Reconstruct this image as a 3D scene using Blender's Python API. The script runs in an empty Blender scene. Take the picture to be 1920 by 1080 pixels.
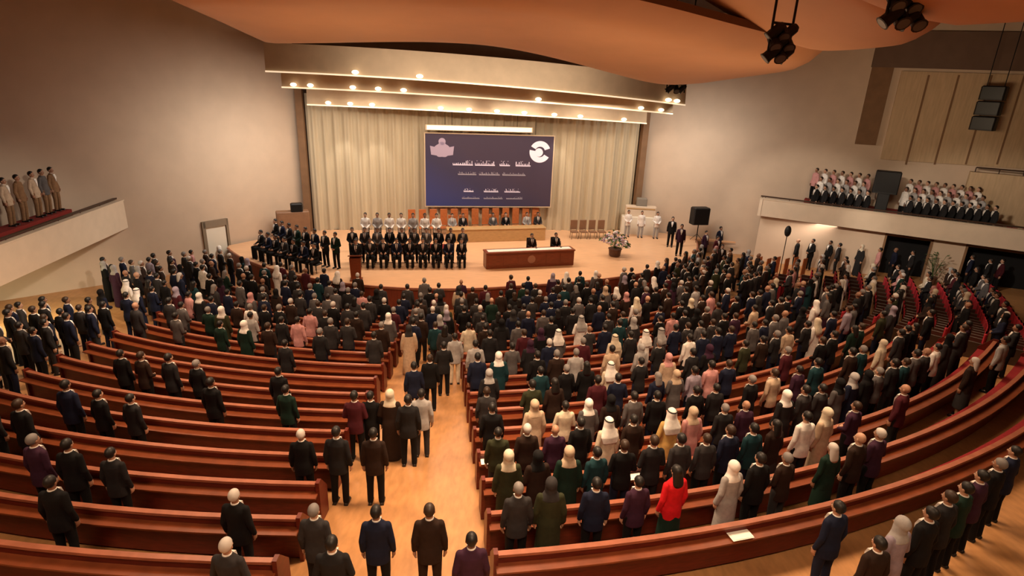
import bpy, bmesh, math, random
from mathutils import Vector, Matrix
rnd = random.Random(11)
SC = bpy.context.scene
COL = SC.collection
R_ = math.radians

# ------------------------------------------------------------------ camera
F = 1100.0; CAMZ = 9.7
PITCH = math.atan(390.0 / F); ROLL = R_(2.3)
fwd = Vector((0, math.cos(PITCH), -math.sin(PITCH)))
_rt = Vector((1, 0, 0)); _up = _rt.cross(fwd)
rt = _rt * math.cos(ROLL) + _up * math.sin(ROLL)
up = _up * math.cos(ROLL) - _rt * math.sin(ROLL)
CAM = Vector((0, 0, CAMZ))
cd = bpy.data.cameras.new('camera'); cam = bpy.data.objects.new('camera', cd); COL.objects.link(cam)
cd.sensor_width = 36; cd.lens = F / 1920 * 36; cd.clip_end = 200; cd.clip_start = 0.05
M = Matrix.Identity(4)
for i in range(3):
    M[i][0] = rt[i]; M[i][1] = up[i]; M[i][2] = -fwd[i]; M[i][3] = CAM[i]
cam.matrix_world = M
SC.camera = cam

def ray(x, y): return fwd + rt * ((x - 960) / F) + up * ((540 - y) / F)
def atz(x, y, z):
    d = ray(x, y); return CAM + d * ((z - CAMZ) / d.z)
def proj(p):
    d = Vector(p) - CAM; z = d.dot(fwd)
    return 960 + F * d.dot(rt) / z, 540 - F * d.dot(up) / z, z
def onplane(x, y, A, B):
    d = ray(x, y); n = Vector((-(B[1] - A[1]), B[0] - A[0]))
    t = (n.x * A[0] + n.y * A[1]) / (n.x * d.x + n.y * d.y)
    return CAM + d * t

# hall geometry: bench rows are arcs about C
CX, CY = -4.5, 37.0
def pol(x, y):
    dx, dy = x - CX, y - CY
    return math.hypot(dx, dy), math.degrees(math.atan2(dx, -dy))
def P2(R, t):
    a = R_(t); return CX + R * math.sin(a), CY - R * math.cos(a)
def sstep(a, b, x):
    t = min(1, max(0, (x - a) / (b - a))); return t * t * (3 - 2 * t)
def fz(R, t):
    k = 1 - 0.6 * sstep(42, 60, t) - 0.5 * sstep(33, 44, -t)
    return 0.13 * max(0.0, R - 15) * k
def fzxy(x, y): return fz(*pol(x, y))
def atfloor(x, y, h=0.0):
    z = 1 + h
    for _ in range(30):
        p = atz(x, y, z); z = fzxy(p.x, p.y) + h
    return p

# ------------------------------------------------------------------ materials
MATS = {}
def mat(name, col, rough=.6, noise=0.0, scale=8.0, metal=0.0, spec=.4, emit=None, estr=0.0, stretch=None, bump=0.0, sheen=0.0):
    m = bpy.data.materials.new(name); m.use_nodes = True
    nt = m.node_tree; b = nt.nodes['Principled BSDF']
    b.inputs['Roughness'].default_value = rough; b.inputs['Metallic'].default_value = metal
    b.inputs['Specular IOR Level'].default_value = spec
    b.inputs['Base Color'].default_value = (*col, 1)
    if sheen: b.inputs['Sheen Weight'].default_value = sheen
    if noise or bump:
        tc = nt.nodes.new('ShaderNodeTexCoord'); mp = nt.nodes.new('ShaderNodeMapping')
        nz = nt.nodes.new('ShaderNodeTexNoise'); nz.inputs['Scale'].default_value = scale; nz.inputs['Detail'].default_value = 4
        nt.links.new(tc.outputs['Object'], mp.inputs['Vector']); nt.links.new(mp.outputs['Vector'], nz.inputs['Vector'])
        if stretch: mp.inputs['Scale'].default_value = stretch
        if noise:
            cr = nt.nodes.new('ShaderNodeValToRGB')
            cr.color_ramp.elements[0].position = .3; cr.color_ramp.elements[1].position = .7
            cr.color_ramp.elements[0].color = (*[c * (1 - noise) for c in col], 1)
            cr.color_ramp.elements[1].color = (*[min(1, c * (1 + noise)) for c in col], 1)
            nt.links.new(nz.outputs['Fac'], cr.inputs['Fac']); nt.links.new(cr.outputs['Color'], b.inputs['Base Color'])
        if bump:
            bp = nt.nodes.new('ShaderNodeBump'); bp.inputs['Strength'].default_value = bump; bp.inputs['Distance'].default_value = .02
            nt.links.new(nz.outputs['Fac'], bp.inputs['Height']); nt.links.new(bp.outputs['Normal'], b.inputs['Normal'])
    if emit:
        b.inputs['Emission Color'].default_value = (*emit, 1); b.inputs['Emission Strength'].default_value = estr
    MATS[name] = m; return m

m_wall = mat('cream_plaster', (.62, .475, .35), .85, .04, 1.2)
m_wallwood = mat('brown_panelling', (.55, .39, .235), .6, .10, 2.0, stretch=(6, 6, .6))
m_darkwall = mat('dark_brown_plaster', (.16, .10, .07), .9, .08, 1.5)
m_groove = mat('groove_brown', (.22, .12, .06), .8, .1, 2)
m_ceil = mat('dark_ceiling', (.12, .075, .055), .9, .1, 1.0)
m_canopy = mat('canopy_tan', (.62, .34, .18), .55, .05, .6, stretch=(1, 1, 1))
m_canedge = mat('canopy_edge', (.16, .08, .045), .7)
m_band = mat('reflector_beige', (.62, .47, .31), .6, .06, 2.0)
m_parapet = mat('parapet_cream', (.70, .56, .42), .8, .04, 2.0)
m_stage = mat('stage_maple', (.78, .46, .26), .28, .10, 3.0, stretch=(.5, 5, 1))
m_fascia = mat('stage_fascia_mahogany', (.16, .03, .015), .45, .2, 3.0, stretch=(6, 6, 1))
m_floor = mat('hall_parquet', (.44, .215, .085), .38, .14, 5.0, stretch=(2, .6, 1))
m_bench = mat('bench_redwood', (.115, .014, .006), .42, .25, 4.0, stretch=(1, 1, 6))
m_cap = mat('bench_cap_rosewood', (.30, .10, .055), .4, .15, 5)
m_ledge = mat('bench_ledge_cherry', (.17, .04, .013), .4, .18, 4)
m_seat = mat('seat_red_cloth', (.24, .010, .014), .9, .2, 30)
m_redseat = mat('red_plush', (.42, .018, .030), .85, .15, 25)
m_curtain = mat('curtain_beige', (.56, .465, .315), .85, .06, 3.0, stretch=(3, 3, .2), sheen=.2)
m_desk = mat('desk_mahogany', (.20, .045, .015), .35, .2, 4, stretch=(1, 1, 8))
m_cloth_w = mat('white_cloth', (.80, .74, .66), .8)
m_gold = mat('brass', (.75, .5, .2), .35, metal=1)
m_black = mat('matt_black', (.010, .009, .009), .55)
m_blackmetal = mat('black_metal', (.02, .02, .02), .4, metal=.6)
m_chair = mat('orange_leather', (.50, .15, .045), .5, .15, 6)
m_tanwood = mat('tan_veneer', (.52, .32, .14), .45, .12, 4, stretch=(1, 1, 6))
m_brownbox = mat('brown_case', (.25, .13, .07), .5, .12, 3)
m_white = mat('white_lacquer', (.80, .74, .62), .5)
m_chrome = mat('chrome', (.6, .6, .6), .25, metal=1)
m_leaf = mat('plant_leaf', (.05, .11, .03), .6, .3, 8)
m_pot = mat('pot_terracotta', (.10, .045, .025), .6, .2, 5)
m_petal = mat('lilac_petals', (.50, .36, .44), .7, .35, 12)
m_paper = mat('paper', (.85, .82, .76), .7)
m_lamp = mat('lamp_glow', (1, .9, .7), .5, emit=(1, .80, .56), estr=3)
m_strip = mat('strip_glow', (1, .9, .7), .5, emit=(1, .80, .55), estr=.75)
m_edge = mat('lit_edge_glow', (1, .85, .65), .5, emit=(1, .74, .48), estr=.9)
m_rail = mat('rail_dark', (.05, .025, .015), .4)
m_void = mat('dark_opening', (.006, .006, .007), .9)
m_redcarpet = mat('red_carpet', (.22, .02, .015), .95, .15, 20)

# screen: a projected slide, purple-navy with a bluer lower left (screen content)
def screen_mat():
    m = bpy.data.materials.new('projected_slide'); m.use_nodes = True; nt = m.node_tree
    b = nt.nodes['Principled BSDF']
    tc = nt.nodes.new('ShaderNodeTexCoord'); sx = nt.nodes.new('ShaderNodeSeparateXYZ')
    nt.links.new(tc.outputs['Generated'], sx.inputs[0])
    add = nt.nodes.new('ShaderNodeMath'); add.operation = 'ADD'
    nt.links.new(sx.outputs[0], add.inputs[0]); nt.links.new(sx.outputs[2], add.inputs[1])
    cr = nt.nodes.new('ShaderNodeValToRGB'); e = cr.color_ramp.elements
    e[0].position = .12; e[0].color = (.034, .038, .135, 1); e[1].position = 1.5; e[1].color = (.046, .028, .048, 1)
    x = cr.color_ramp.elements.new(.62); x.color = (.036, .027, .060, 1)
    mul = nt.nodes.new('ShaderNodeMath'); mul.operation = 'MULTIPLY'; mul.inputs[1].default_value = .9
    nt.links.new(add.outputs[0], mul.inputs[0]); nt.links.new(mul.outputs[0], cr.inputs['Fac'])
    nt.links.new(cr.outputs['Color'], b.inputs['Base Color']); nt.links.new(cr.outputs['Color'], b.inputs['Emission Color'])
    b.inputs['Emission Strength'].default_value = .25; b.inputs['Roughness'].default_value = .7
    return m
m_screen = screen_mat()
m_text = mat('slide_text', (.55, .45, .50), .7, emit=(.75, .62, .68), estr=.35)
m_text2 = mat('slide_text_dim', (.30, .25, .26), .7, emit=(.42, .34, .36), estr=.3)
m_logo = mat('slide_emblem_mauve', (.35, .26, .32), .7, emit=(.42, .31, .38), estr=.3)
m_logo2 = mat('slide_emblem_white', (.75, .66, .70), .7, emit=(.8, .68, .74), estr=.4)

FAB = {  # clothing colour -> material ; words used in the labels
    'black': (.006, .0055, .006), 'charcoal': (.015, .014, .015), 'navy': (.009, .012, .030), 'dark brown': (.024, .012, .008),
    'dark grey': (.032, .029, .030), 'grey': (.10, .09, .09), 'olive green': (.030, .032, .014), 'maroon': (.065, .010, .015),
    'dark green': (.008, .024, .016), 'teal': (.008, .035, .042), 'cream': (.62, .53, .40), 'white': (.80, .75, .70),
    'beige': (.50, .37, .26), 'pink': (.55, .27, .26), 'lilac grey': (.30, .25, .31), 'red': (.62, .012, .018),
    'gold tan': (.55, .34, .11), 'plum': (.040, .013, .030), 'tan brown': (.22, .12, .06), 'light grey': (.36, .34, .33),
}
fab = {k: mat('cloth_' + k.replace(' ', '_'), v, .85, .12, 14, sheen=.0, spec=.2) for k, v in FAB.items()}
skin = [mat('skin_light', (.52, .30, .20), .5), mat('skin_tan', (.40, .21, .13), .5), mat('skin_brown', (.28, .14, .085), .5)]
hairm = {'black': mat('hair_black', (.010, .008, .007), .5), 'brown': mat('hair_brown', (.035, .018, .010), .5), 'grey': mat('hair_grey', (.20, .18, .17), .6), 'white': mat('hair_white', (.55, .50, .46), .6)}
m_eye = mat('eye_white', (.7, .68, .65), .3); m_iris = mat('eye_dark', (.02, .012, .01), .3); m_lip = mat('lip', (.30, .10, .08), .5)
m_shoe = mat('shoe_black', (.012, .010, .010), .35)

# ------------------------------------------------------------------ mesh helpers
class MB:
    def __init__(s): s.v = []; s.f = []; s.mi = []; s.cur = 0
    def add(s, vs, fs):
        o = len(s.v); s.v += [tuple(v) for v in vs]; s.f += [tuple(i + o for i in f) for f in fs]; s.mi += [s.cur] * len(fs); return s
    def box(s, c, d, rz=0.0, tilt=None):
        hx, hy, hz = d[0] / 2, d[1] / 2, d[2] / 2
        m = Matrix.Rotation(rz, 3, 'Z')
        if tilt is not None: m = m @ Matrix.Rotation(tilt, 3, 'X')
        vs = [Vector(c) + m @ Vector((x, y, z)) for x in (-hx, hx) for y in (-hy, hy) for z in (-hz, hz)]
        return s.add(vs, [(0, 1, 3, 2), (4, 6, 7, 5), (0, 4, 5, 1), (2, 3, 7, 6), (0, 2, 6, 4), (1, 5, 7, 3)])
    def bbox(s, c, d, rz=0.0, b=.02):   # box with chamfered vertical and top edges
        hx, hy, hz = d[0] / 2, d[1] / 2, d[2] / 2
        b = min(b, hx * .9, hy * .9, hz * .9)
        def ring(z, i): return [(-hx + i, -hy + i + b, z), (-hx + i + b, -hy + i, z), (hx - i - b, -hy + i, z), (hx - i, -hy + i + b, z), (hx - i, hy - i - b, z), (hx - i - b, hy - i, z), (-hx + i + b, hy - i, z), (-hx + i, hy - i - b, z)]
        rs = [ring(-hz, 0), ring(hz - b, 0), ring(hz, b * .8)]
        m = Matrix.Rotation(rz, 3, 'Z'); o = Vector(c)
        return s.rings([[o + m @ Vector(p) for p in r] for r in rs])
    def rings(s, rs, cap=True, closed=True):
        n = len(rs[0]); vs = [p for r in rs for p in r]; fs = []
        for i in range(len(rs) - 1):
            for j in range(n if closed else n - 1):
                a = i * n + j; b = i * n + (j + 1) % n
                fs.append((a, b, b + n, a + n))
        if cap and closed:
            fs.append(tuple(reversed(range(n)))); fs.append(tuple(range((len(rs) - 1) * n, len(rs) * n)))
        return s.add(vs, fs)
    def cap(s, p0, p1, r0, r1, n=12):   # tapered capsule
        p0 = Vector(p0); p1 = Vector(p1); ax = p1 - p0; L = ax.length; ax.normalize()
        u = ax.orthogonal().normalized(); w = ax.cross(u); rs = []
        for k in range(4):
            a = math.pi / 2 * (1 - k / 4) * .97; rs.append((-r0 * math.sin(a), r0 * math.cos(a)))
        rs.append((0, r0)); rs.append((L, r1))
        for k in range(1, 5):
            a = math.pi / 2 * (k / 4) * .97; rs.append((L + r1 * math.sin(a), r1 * math.cos(a)))
        return s.rings([[p0 + ax * h + (u * math.cos(2 * math.pi * j / n) + w * math.sin(2 * math.pi * j / n)) * r for j in range(n)] for h, r in rs])
    def tube(s, p0, p1, r, n=10): 
        p0 = Vector(p0); p1 = Vector(p1); ax = (p1 - p0).normalized(); u = ax.orthogonal().normalized(); w = ax.cross(u)
        return s.rings([[p + (u * math.cos(2 * math.pi * j / n) + w * math.sin(2 * math.pi * j / n)) * r for j in range(n)] for p in (p0, p1)])
    def lathe(s, c, prof, n=16):
        c = Vector(c)
        return s.rings([[c + Vector((r * math.cos(2 * math.pi * j / n), r * math.sin(2 * math.pi * j / n), z)) for j in range(n)] for r, z in prof])
    def ell(s, c, r, n=16, m=10, rot=None):
        c = Vector(c); rs = []
        for i in range(m + 1):
            a = math.pi * (i / m * .98 + .01) - math.pi / 2
            ring = []
            for j in range(n):
                p = Vector((r[0] * math.cos(a) * math.cos(2 * math.pi * j / n), r[1] * math.cos(a) * math.sin(2 * math.pi * j / n), r[2] * math.sin(a)))
                ring.append(c + (rot @ p if rot else p))
            rs.append(ring)
        return s.rings(rs)
    def loft(s, secs, n=20, pw=1.0):   # (z, cx, cy, rx, ry)
        def sp(v): return math.copysign(abs(v) ** pw, v)
        return s.rings([[Vector((cx + rx * sp(math.cos(2 * math.pi * j / n)), cy + ry * sp(math.sin(2 * math.pi * j / n)), z)) for j in range(n)] for z, cx, cy, rx, ry in secs])
    def arc(s, prof, R, t0, t1, org, n=24, zf=None):   # sweep closed (dr, z) profile along an arc about C
        rs = []
        for i in range(n + 1):
            t = t0 + (t1 - t0) * i / n; ring = []
            for dr, z in prof:
                x, y = P2(R + dr, t); ring.append((x - org[0], y - org[1], z - org[2] + (zf(t) if zf else 0)))
            rs.append(ring)
        return s.rings(rs)
    def mesh(s, name, mats, smooth=False):
        me = bpy.data.meshes.new(name); me.from_pydata(s.v, [], s.f)
        mats = mats if isinstance(mats, (list, tuple)) else [mats]
        for m in mats: me.materials.append(m)
        me.polygons.foreach_set('material_index', s.mi)
        bm = bmesh.new(); bm.from_mesh(me); bmesh.ops.recalc_face_normals(bm, faces=bm.faces); bm.to_mesh(me); bm.free()
        if smooth: me.shade_smooth()
        return me
    def build(s, name, mats, parent=None, smooth=False, loc=None):
        o = bpy.data.objects.new(name, s.mesh(name, mats, smooth)); COL.objects.link(o)
        if parent: o.parent = parent
        if loc is not None: o.location = loc
        return o

def tag(o, label=None, cat=None, group=None, kind=None):
    if label: o['label'] = label
    if cat: o['category'] = cat
    if group: o['group'] = group
    if kind: o['kind'] = kind
    return o
def thing(name, label, cat, loc=(0, 0, 0), rz=0.0, group=None):
    o = bpy.data.objects.new(name, None); COL.objects.link(o); o.location = loc; o.rotation_euler = (0, 0, rz)
    o.empty_display_size = .2
    return tag(o, label, cat, group)
def struct(o): o['kind'] = 'structure'; return o
def copy_tree(o, parent=None):
    c = o.copy(); COL.objects.link(c); c.parent = parent
    for ch in [x for x in KIDS.get(o.name, [])]: copy_tree(ch, c)
    return c
KIDS = {}
def kids_of(o):
    KIDS[o.name] = [x for x in bpy.data.objects if x.parent == o]
    for k in KIDS[o.name]: kids_of(k)
ORD = ('zeroth first second third fourth fifth sixth seventh eighth ninth tenth eleventh twelfth thirteenth fourteenth fifteenth sixteenth '
       'seventeenth eighteenth nineteenth twentieth').split()
TENS = {2: 'twenty', 3: 'thirty', 4: 'forty', 5: 'fifty'}
def ordw(n):
    if n <= 20: return ORD[n]
    t, u = divmod(n, 10)
    return TENS[t] + '-' + ORD[u] if u else {3: 'thirtieth', 4: 'fortieth', 5: 'fiftieth'}[t]

# ------------------------------------------------------------------ room shell
BA = Vector((-12.15, 33.4)); BB = Vector((7.7, 36.7))           # backdrop corners
BD = (BB - BA).normalized(); BN = Vector((BD.y, -BD.x))           # along / towards the audience
LD = Vector((-.602, -.799)); LWEND = BA + LD * 32                # left wall runs from the backdrop
RD = Vector((.951, -.309)); RWEND = BB + RD * 27
CEIL = 13.6

def wall_slab(name, A, B, z0, z1, th, m, out):
    d = Vector(B) - Vector(A); d2 = d.normalized(); n = Vector((d2.y, -d2.x)) * out * th
    mb = MB(); a, b = Vector(A), Vector(B)
    mb.rings([[(a.x, a.y, z), (b.x, b.y, z), (b.x + n.x, b.y + n.y, z), (a.x + n.x, a.y + n.y, z)] for z in (z0, z1)])
    return struct(mb.build(name, m))
wall_slab('wall_left', BA, LWEND, -.2, CEIL, .3, m_wall, 1)
wall_slab('wall_right', BB, RWEND, -.2, CEIL, .3, m_wall, -1)
b0 = BA - BN * .5; b1 = BB - BN * .5
wall_slab('wall_back', b0 - BD * .6, b1 + BD * .6, -.2, CEIL, .3, m_darkwall, -1)
wall_slab('wall_rear', (LWEND.x, -4), (RWEND.x + 1, -4), -.2, CEIL, .3, m_wall, 1)
wall_slab('wall_side_left', LWEND, (LWEND.x, -4), -.2, CEIL, .3, m_wall, 1)
wall_slab('wall_side_right', RWEND, (RWEND.x + .6, -4), -.2, CEIL, .3, m_wall, 1)
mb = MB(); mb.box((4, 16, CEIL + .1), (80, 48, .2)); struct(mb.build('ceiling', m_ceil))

# raked floor
mb = MB(); NR, NT = 44, 84
grid = []
for i in range(NR + 1):
    Rr = 2 + 45 * i / NR; row = []
    for j in range(NT + 1):
        t = -75 + 170 * j / NT; x, y = P2(Rr, t); row.append((x, y, fz(Rr, t)))
    grid.append(row)
mb.rings(grid, cap=False, closed=False)
struct(mb.build('floor', m_floor, smooth=True))

# stage
def Rst(t): return 13.0 + 2.7 * sstep(18, 78, t)
ST0, ST1 = -52, 82
sg = thing('stage', 'curved maple stage platform with dark mahogany front edge', 'stage', (CX, CY, 0)); sg['kind'] = 'structure'
top = []; n = 60
for i in range(n + 1):
    t = ST0 + (ST1 - ST0) * i / n; x, y = P2(Rst(t), t); top.append((x - CX, y - CY))
back = [(BB + BN * .1), (BA + BN * .1)]
poly = top + [(BB.x + RD.x * 6 - CX, BB.y + RD.y * 6 - .3 - CY)] + [(b.x - CX, b.y - CY) for b in back] + [(BA.x + LD.x * 5 + .3 - CX, BA.y + LD.y * 5 - CY)]
mb = MB(); mb.rings([[(x, y, z) for x, y in poly] for z in (.90, 1.0)]); mb.build('platform', m_stage, sg)
mb = MB(); prof = []
rs = []
for i in range(n + 1):
    t = ST0 + (ST1 - ST0) * i / n; ring = []
    for dr, z in ((-.12, 0), (-.02, 0), (-.02, .9), (-.12, .9)):
        x, y = P2(Rst(t) + dr, t); ring.append((x - CX, y - CY, z))
    rs.append(ring)
mb.rings(rs); mb.build('fascia', m_fascia, sg)
mb = MB(); rs = []
for i in range(n + 1):
    t = ST0 + (ST1 - ST0) * i / n; ring = []
    for dr, z in ((-.05, 1.002), (.03, 1.002), (.03, .93), (.001, .93), (.001, .999), (-.05, 1.0)):
        x, y = P2(Rst(t) + dr, t); ring.append((x - CX, y - CY, z))
    rs.append(ring)
mb.rings(rs); mb.build('nosing', m_cap, sg)

# pleated curtain behind the stage
def bp(s, off, z): q = BA + BD * s + BN * off; return Vector((q.x, q.y, z))
BL = (BB - BA).length
mb = MB(); N = 360
rows = []
for z in (1.0, 4.5, 8.6):
    row = []
    for i in range(N + 1):
        s = .45 + (BL - .9) * i / N
        o = .10 * math.sin(s * 2 * math.pi / .62) + .05 * math.sin(s * 2 * math.pi / .27 + 1) + .10 * math.sin(s * 2 * math.pi / 2.5 + .7)
        row.append(bp(s, .18 + o * (1.0 if z < 8 else .6), z))
    rows.append(row)
mb.rings(rows, cap=False, closed=False)
tag(mb.build('stage_curtain', m_curtain, smooth=True), 'beige pleated curtain hanging across the back of the stage', 'curtain')
# jamb posts at the ends of the curtain
for s, nm in ((.2, 'trim_1'), (BL - .2, 'trim_2')):
    mb = MB(); q = BA + BD * s + BN * .3; mb.box((q.x, q.y, 5.2), (.36, .5, 8.5), math.atan2(BD.y, BD.x)); struct(mb.build(nm, m_groove))

# stepped curved reflector bands over the stage
def band(off, zb, h, bow, e0, e1, droop, lamps):
    dp = min(2.2, off - .5)
    a = -.35 - off * .42 + e0; b = BL + off * .95 + e1
    th = thing('reflector_band', '', 'ceiling reflector', tuple(bp(BL / 2, off, zb)))
    o = th.location
    def cur(u, d, z):
        s = a + (b - a) * u; q = bp(s, off + d + bow * (1 - (2 * u - 1) ** 2), z - droop * u * u); return q - o
    m1 = MB(); n = 40
    m1.rings([[cur(i / n, 0, zb), cur(i / n, .12, zb), cur(i / n, .0, zb + h), cur(i / n, -.12, zb + h)] for i in range(n + 1)])
    m1.build('fascia_board', m_band, th, smooth=False)
    m1 = MB(); m1.rings([[cur(i / n, -dp, zb + .35), cur(i / n, -.02, zb + .02), cur(i / n, -.02, zb + .10), cur(i / n, -dp, zb + .43)] for i in range(n + 1)])
    m1.build('soffit_panel', m_band, th)
    m1 = MB(); m1.rings([[cur(i / n, .10, zb - .055), cur(i / n, .19, zb - .055), cur(i / n, .19, zb + .01), cur(i / n, .10, zb + .01)] for i in range(n + 1)])
    m1.build('light_strip', m_edge, th)
    for u in lamps:
        m1 = MB(); c = cur(u, .30, zb + .12); m1.ell(c, (.16, .10, .09), 10, 6); m1.build('spot_lamp', m_lamp, th)
    return th
bz = [onplane(880, y, BA + BN * (o + w), BB + BN * (o + w)).z for y, o, w in ((206, 1.0, .7), (176, 3.4, 1.0), (148, 6.0, 1.3))]
b_ = band(1.0, bz[0], .75, .7, 1.5, -1.4, .45, (.06, .12, .18, .37, .45, .53, .61, .70, .78, .92)); b_['label'] = 'lowest curved beige reflector band, just in front of the curtain top'
b_ = band(3.4, bz[1], .85, 1.0, 1.8, -3.2, .65, (.03, .07, .17, .23, .29, .62, .90, .96)); b_['label'] = 'middle curved beige reflector band with spot lamps over the stage'
b_ = band(6.0, bz[2], 1.15, 1.3, 2.8, -6.2, .80, (.20, .34, .945, .97)); b_['label'] = 'highest and widest curved beige reflector band over the stage front'
for o in bpy.data.objects:
    if o.name.startswith('reflector_band'): o['group'] = 'reflector bands over the stage'

# ceiling canopies: pillow-shaped clouds
def canopy(label, name, t_lo, t_hi, R_lip, R_near, zfun, end_round, thick=.55, NU=60, NV=16, xl=None):
    tl_of = lambda R: math.degrees(math.asin((xl - CX) / R))
    m1 = MB(); bot = []; topg = []
    cx, cy = P2((R_lip + R_near) / 2, (t_lo + t_hi) / 2)
    for i in range(NU + 1):
        rb = []; rtp = []; t = t_lo + (t_hi - t_lo) * i / NU
        k = 1.0
        de = (t_hi - t) / end_round
        if de < 1: k = math.sqrt(max(0.0004, 1 - (1 - de) ** 2))
        de2 = (t - t_lo) / (end_round * .25)
        if de2 < 1 and xl is None: k *= .75 + .25 * math.sqrt(max(0, 1 - (1 - de2) ** 2))
        mid = (R_lip + R_near) / 2; hw = (R_near - R_lip) / 2 * k
        for j in range(NV + 1):
            v = j / NV * 2 - 1; Rr = mid + hw * v
            tl = t if xl is None else tl_of(Rr); tt = t if xl is None else tl + (t_hi - tl) * i / NU
            ed = min(hw * (1 - abs(v)), max(0.0, (t_hi - tt)) * R_(1) * mid)
            curl = .45 * max(0, 1 - ed / .9) ** 2
            if xl is not None: curl = max(curl, 1.5 * max(0, 1 - (tt - tl) * R_(1) * Rr / 2.2) ** 2)
            x, y = P2(Rr, tt); z = zfun(Rr, tt) + curl
            rb.append((x - cx, y - cy, z)); rtp.append((x - cx, y - cy, max(z, zfun(Rr, tt) + .5) + thick - .4))
        bot.append(rb); topg.append(rtp)
    th = thing(name, label, 'ceiling panel', (cx, cy, 0), 0, 'canopies under the ceiling')
    m1.rings(bot, cap=False, closed=False); m1.build('underside', m_canopy, th, smooth=True)
    m1 = MB(); m1.rings(topg, cap=False, closed=False)
    edge = [bot[i][0] for i in range(NU + 1)] + [bot[NU][j] for j in range(1, NV + 1)] + [bot[i][NV] for i in range(NU - 1, -1, -1)] + [bot[0][j] for j in range(NV - 1, 0, -1)]
    edt = [topg[i][0] for i in range(NU + 1)] + [topg[NU][j] for j in range(1, NV + 1)] + [topg[i][NV] for i in range(NU - 1, -1, -1)] + [topg[0][j] for j in range(NV - 1, 0, -1)]
    m1.rings([edge, edt], cap=False); m1.build('shell', m_canedge, th)
    return th
def z1(R, t):
    s = 10.50 + .25 * math.exp(-((t - 8) / 16) ** 2) - .95 * sstep(10, 50, t)
    return s + .115 * max(0, R - 15) + .05 * (R - 15)*sstep(25,55,t)
canopy('wide tan canopy nearest the stage, curving across most of the ceiling', 'ceiling_canopy', -24.5, 47.5, 14.6, 21.8, z1, 9, xl=-10.7)
def z2(R, t):
    x = P2(R, t)[0]; return 12.35 - 1.75 * sstep(2.5, 10.0, x) + .10 * (R - 21)
canopy('tan canopy with rounded end between the black spotlight clusters', 'ceiling_canopy', -12, 38.5, 20.6, 26.5, z2, 9)
def z3(R, t):
    x = P2(R, t)[0]; return 12.2 - 1.55 * sstep(3, 10.5, x) + .10 * (R - 26)
canopy('tan canopy at the upper right corner, nearest the viewer', 'ceiling_canopy', 0, 30, 25.6, 32, z3, 6)

# right wall details
RA, RB = (BB.x, BB.y), (BB.x + RD.x, BB.y + RD.y)
RN = Vector((RD.y, -RD.x)); RN = RN if RN.y < 0 else -RN
def onR(x, y, off=0.0):
    return onplane(x, y, (RA[0] + RN.x * off, RA[1] + RN.y * off), (RB[0] + RN.x * off, RB[1] + RN.y * off))
RZ = math.atan2(RD.y, RD.x)
def rbox(name, px0, px1, py0, py1, m, off, th):
    a = onR(px0, (py0 + py1) / 2, off); b = onR(px1, (py0 + py1) / 2, off); c = onR((px0 + px1) / 2, py0, off); d = onR((px0 + px1) / 2, py1, off)
    mb = MB(); mb.box(((a.x + b.x) / 2 + RN.x * th / 2, (a.y + b.y) / 2 + RN.y * th / 2, (c.z + d.z) / 2), ((b - a).to_2d().length, th, c.z - d.z), RZ)
    return mb.build(name, m)
struct(rbox('trim_3', 1622, 1662, 95, 272, m_groove, .01, .14))
o = rbox('trim_4', 1668, 2040, 138, 312, m_wallwood, .01, .10); struct(o)
for k, px in enumerate((1720, 1775, 1835, 1895)): struct(rbox('trim_%d' % (5 + k), px - 2, px + 2, 140, 310, m_groove, .105, .015))
struct(rbox('trim_9', 1640, 2080, 60, 132, m_darkwall, .01, .16))

# ------------------------------------------------------------------ galleries
def gallery(name, label, A, B, ztop, side, wallA, wallD, face_h, hall_n):
    A = Vector(A); B = Vector(B); d = (B - A).normalized(); nn = Vector(hall_n)
    th = thing(name, label, 'gallery', (A.x, A.y, 0)); th['kind'] = 'structure'
    def q(p, z): return (p.x - A.x, p.y - A.y, z)
    m1 = MB(); th_ = nn * -.22
    m1.rings([[q(A, z), q(B, z), q(B + th_, z), q(A + th_, z)] for z in (ztop - face_h, ztop)]); m1.build('parapet', m_parapet, th)
    m1 = MB(); m1.rings([[q(A + nn * .03, z), q(B + nn * .03, z), q(B + th_ - nn * .03, z), q(A + th_ - nn * .03, z)] for z in (ztop, ztop + .05)]); m1.build('coping', m_parapet, th)
    m1 = MB(); c = nn * -.16
    m1.rings([[q(A + c, z), q(B + c, z), q(B + c * 1.7, z), q(A + c * 1.7, z)] for z in (ztop + .10, ztop + .17)])
    L = (B - A).length
    for i in range(int(L / 1.4) + 1):
        p = A + d * (i * 1.4 + .1) + c * 1.3; m1.tube(q(p, ztop + .03), q(p, ztop + .12), .015, 6)
    m1.build('handrail', m_rail, th)
    def onwall(p):   # meet the wall line going outwards along -nn
        e = -nn; den = e.x * wallD.y - e.y * wallD.x
        s = ((wallA.x - p.x) * wallD.y - (wallA.y - p.y) * wallD.x) / den
        return p + e * max(.05, s - .02)
    wa, wb = onwall(A), onwall(B)
    m1 = MB(); z0 = ztop - face_h
    m1.rings([[q(A + th_, z), q(B + th_, z), q(wb, z), q(wa, z)] for z in (z0 + .02, z0 + .25)]); m1.build('deck', m_redcarpet, th)
    return th
gal_n_l = Vector((.99, .1)).normalized()
LGA, LGB = Vector((-17.7, 26.1)), Vector((-15.6, 6.0))
gd = (LGB - LGA).normalized(); gnl = Vector((-gd.y, gd.x)); gnl = gnl if gnl.x > 0 else -gnl
gallery('balcony', 'cream fronted balcony along the left wall with dark handrail', LGA, LGB, 3.9, -1, BA, LD, 1.25, gnl)
RGA, RGB = Vector((13.8, 33.1)), Vector((27.3, 25.3))
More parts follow.
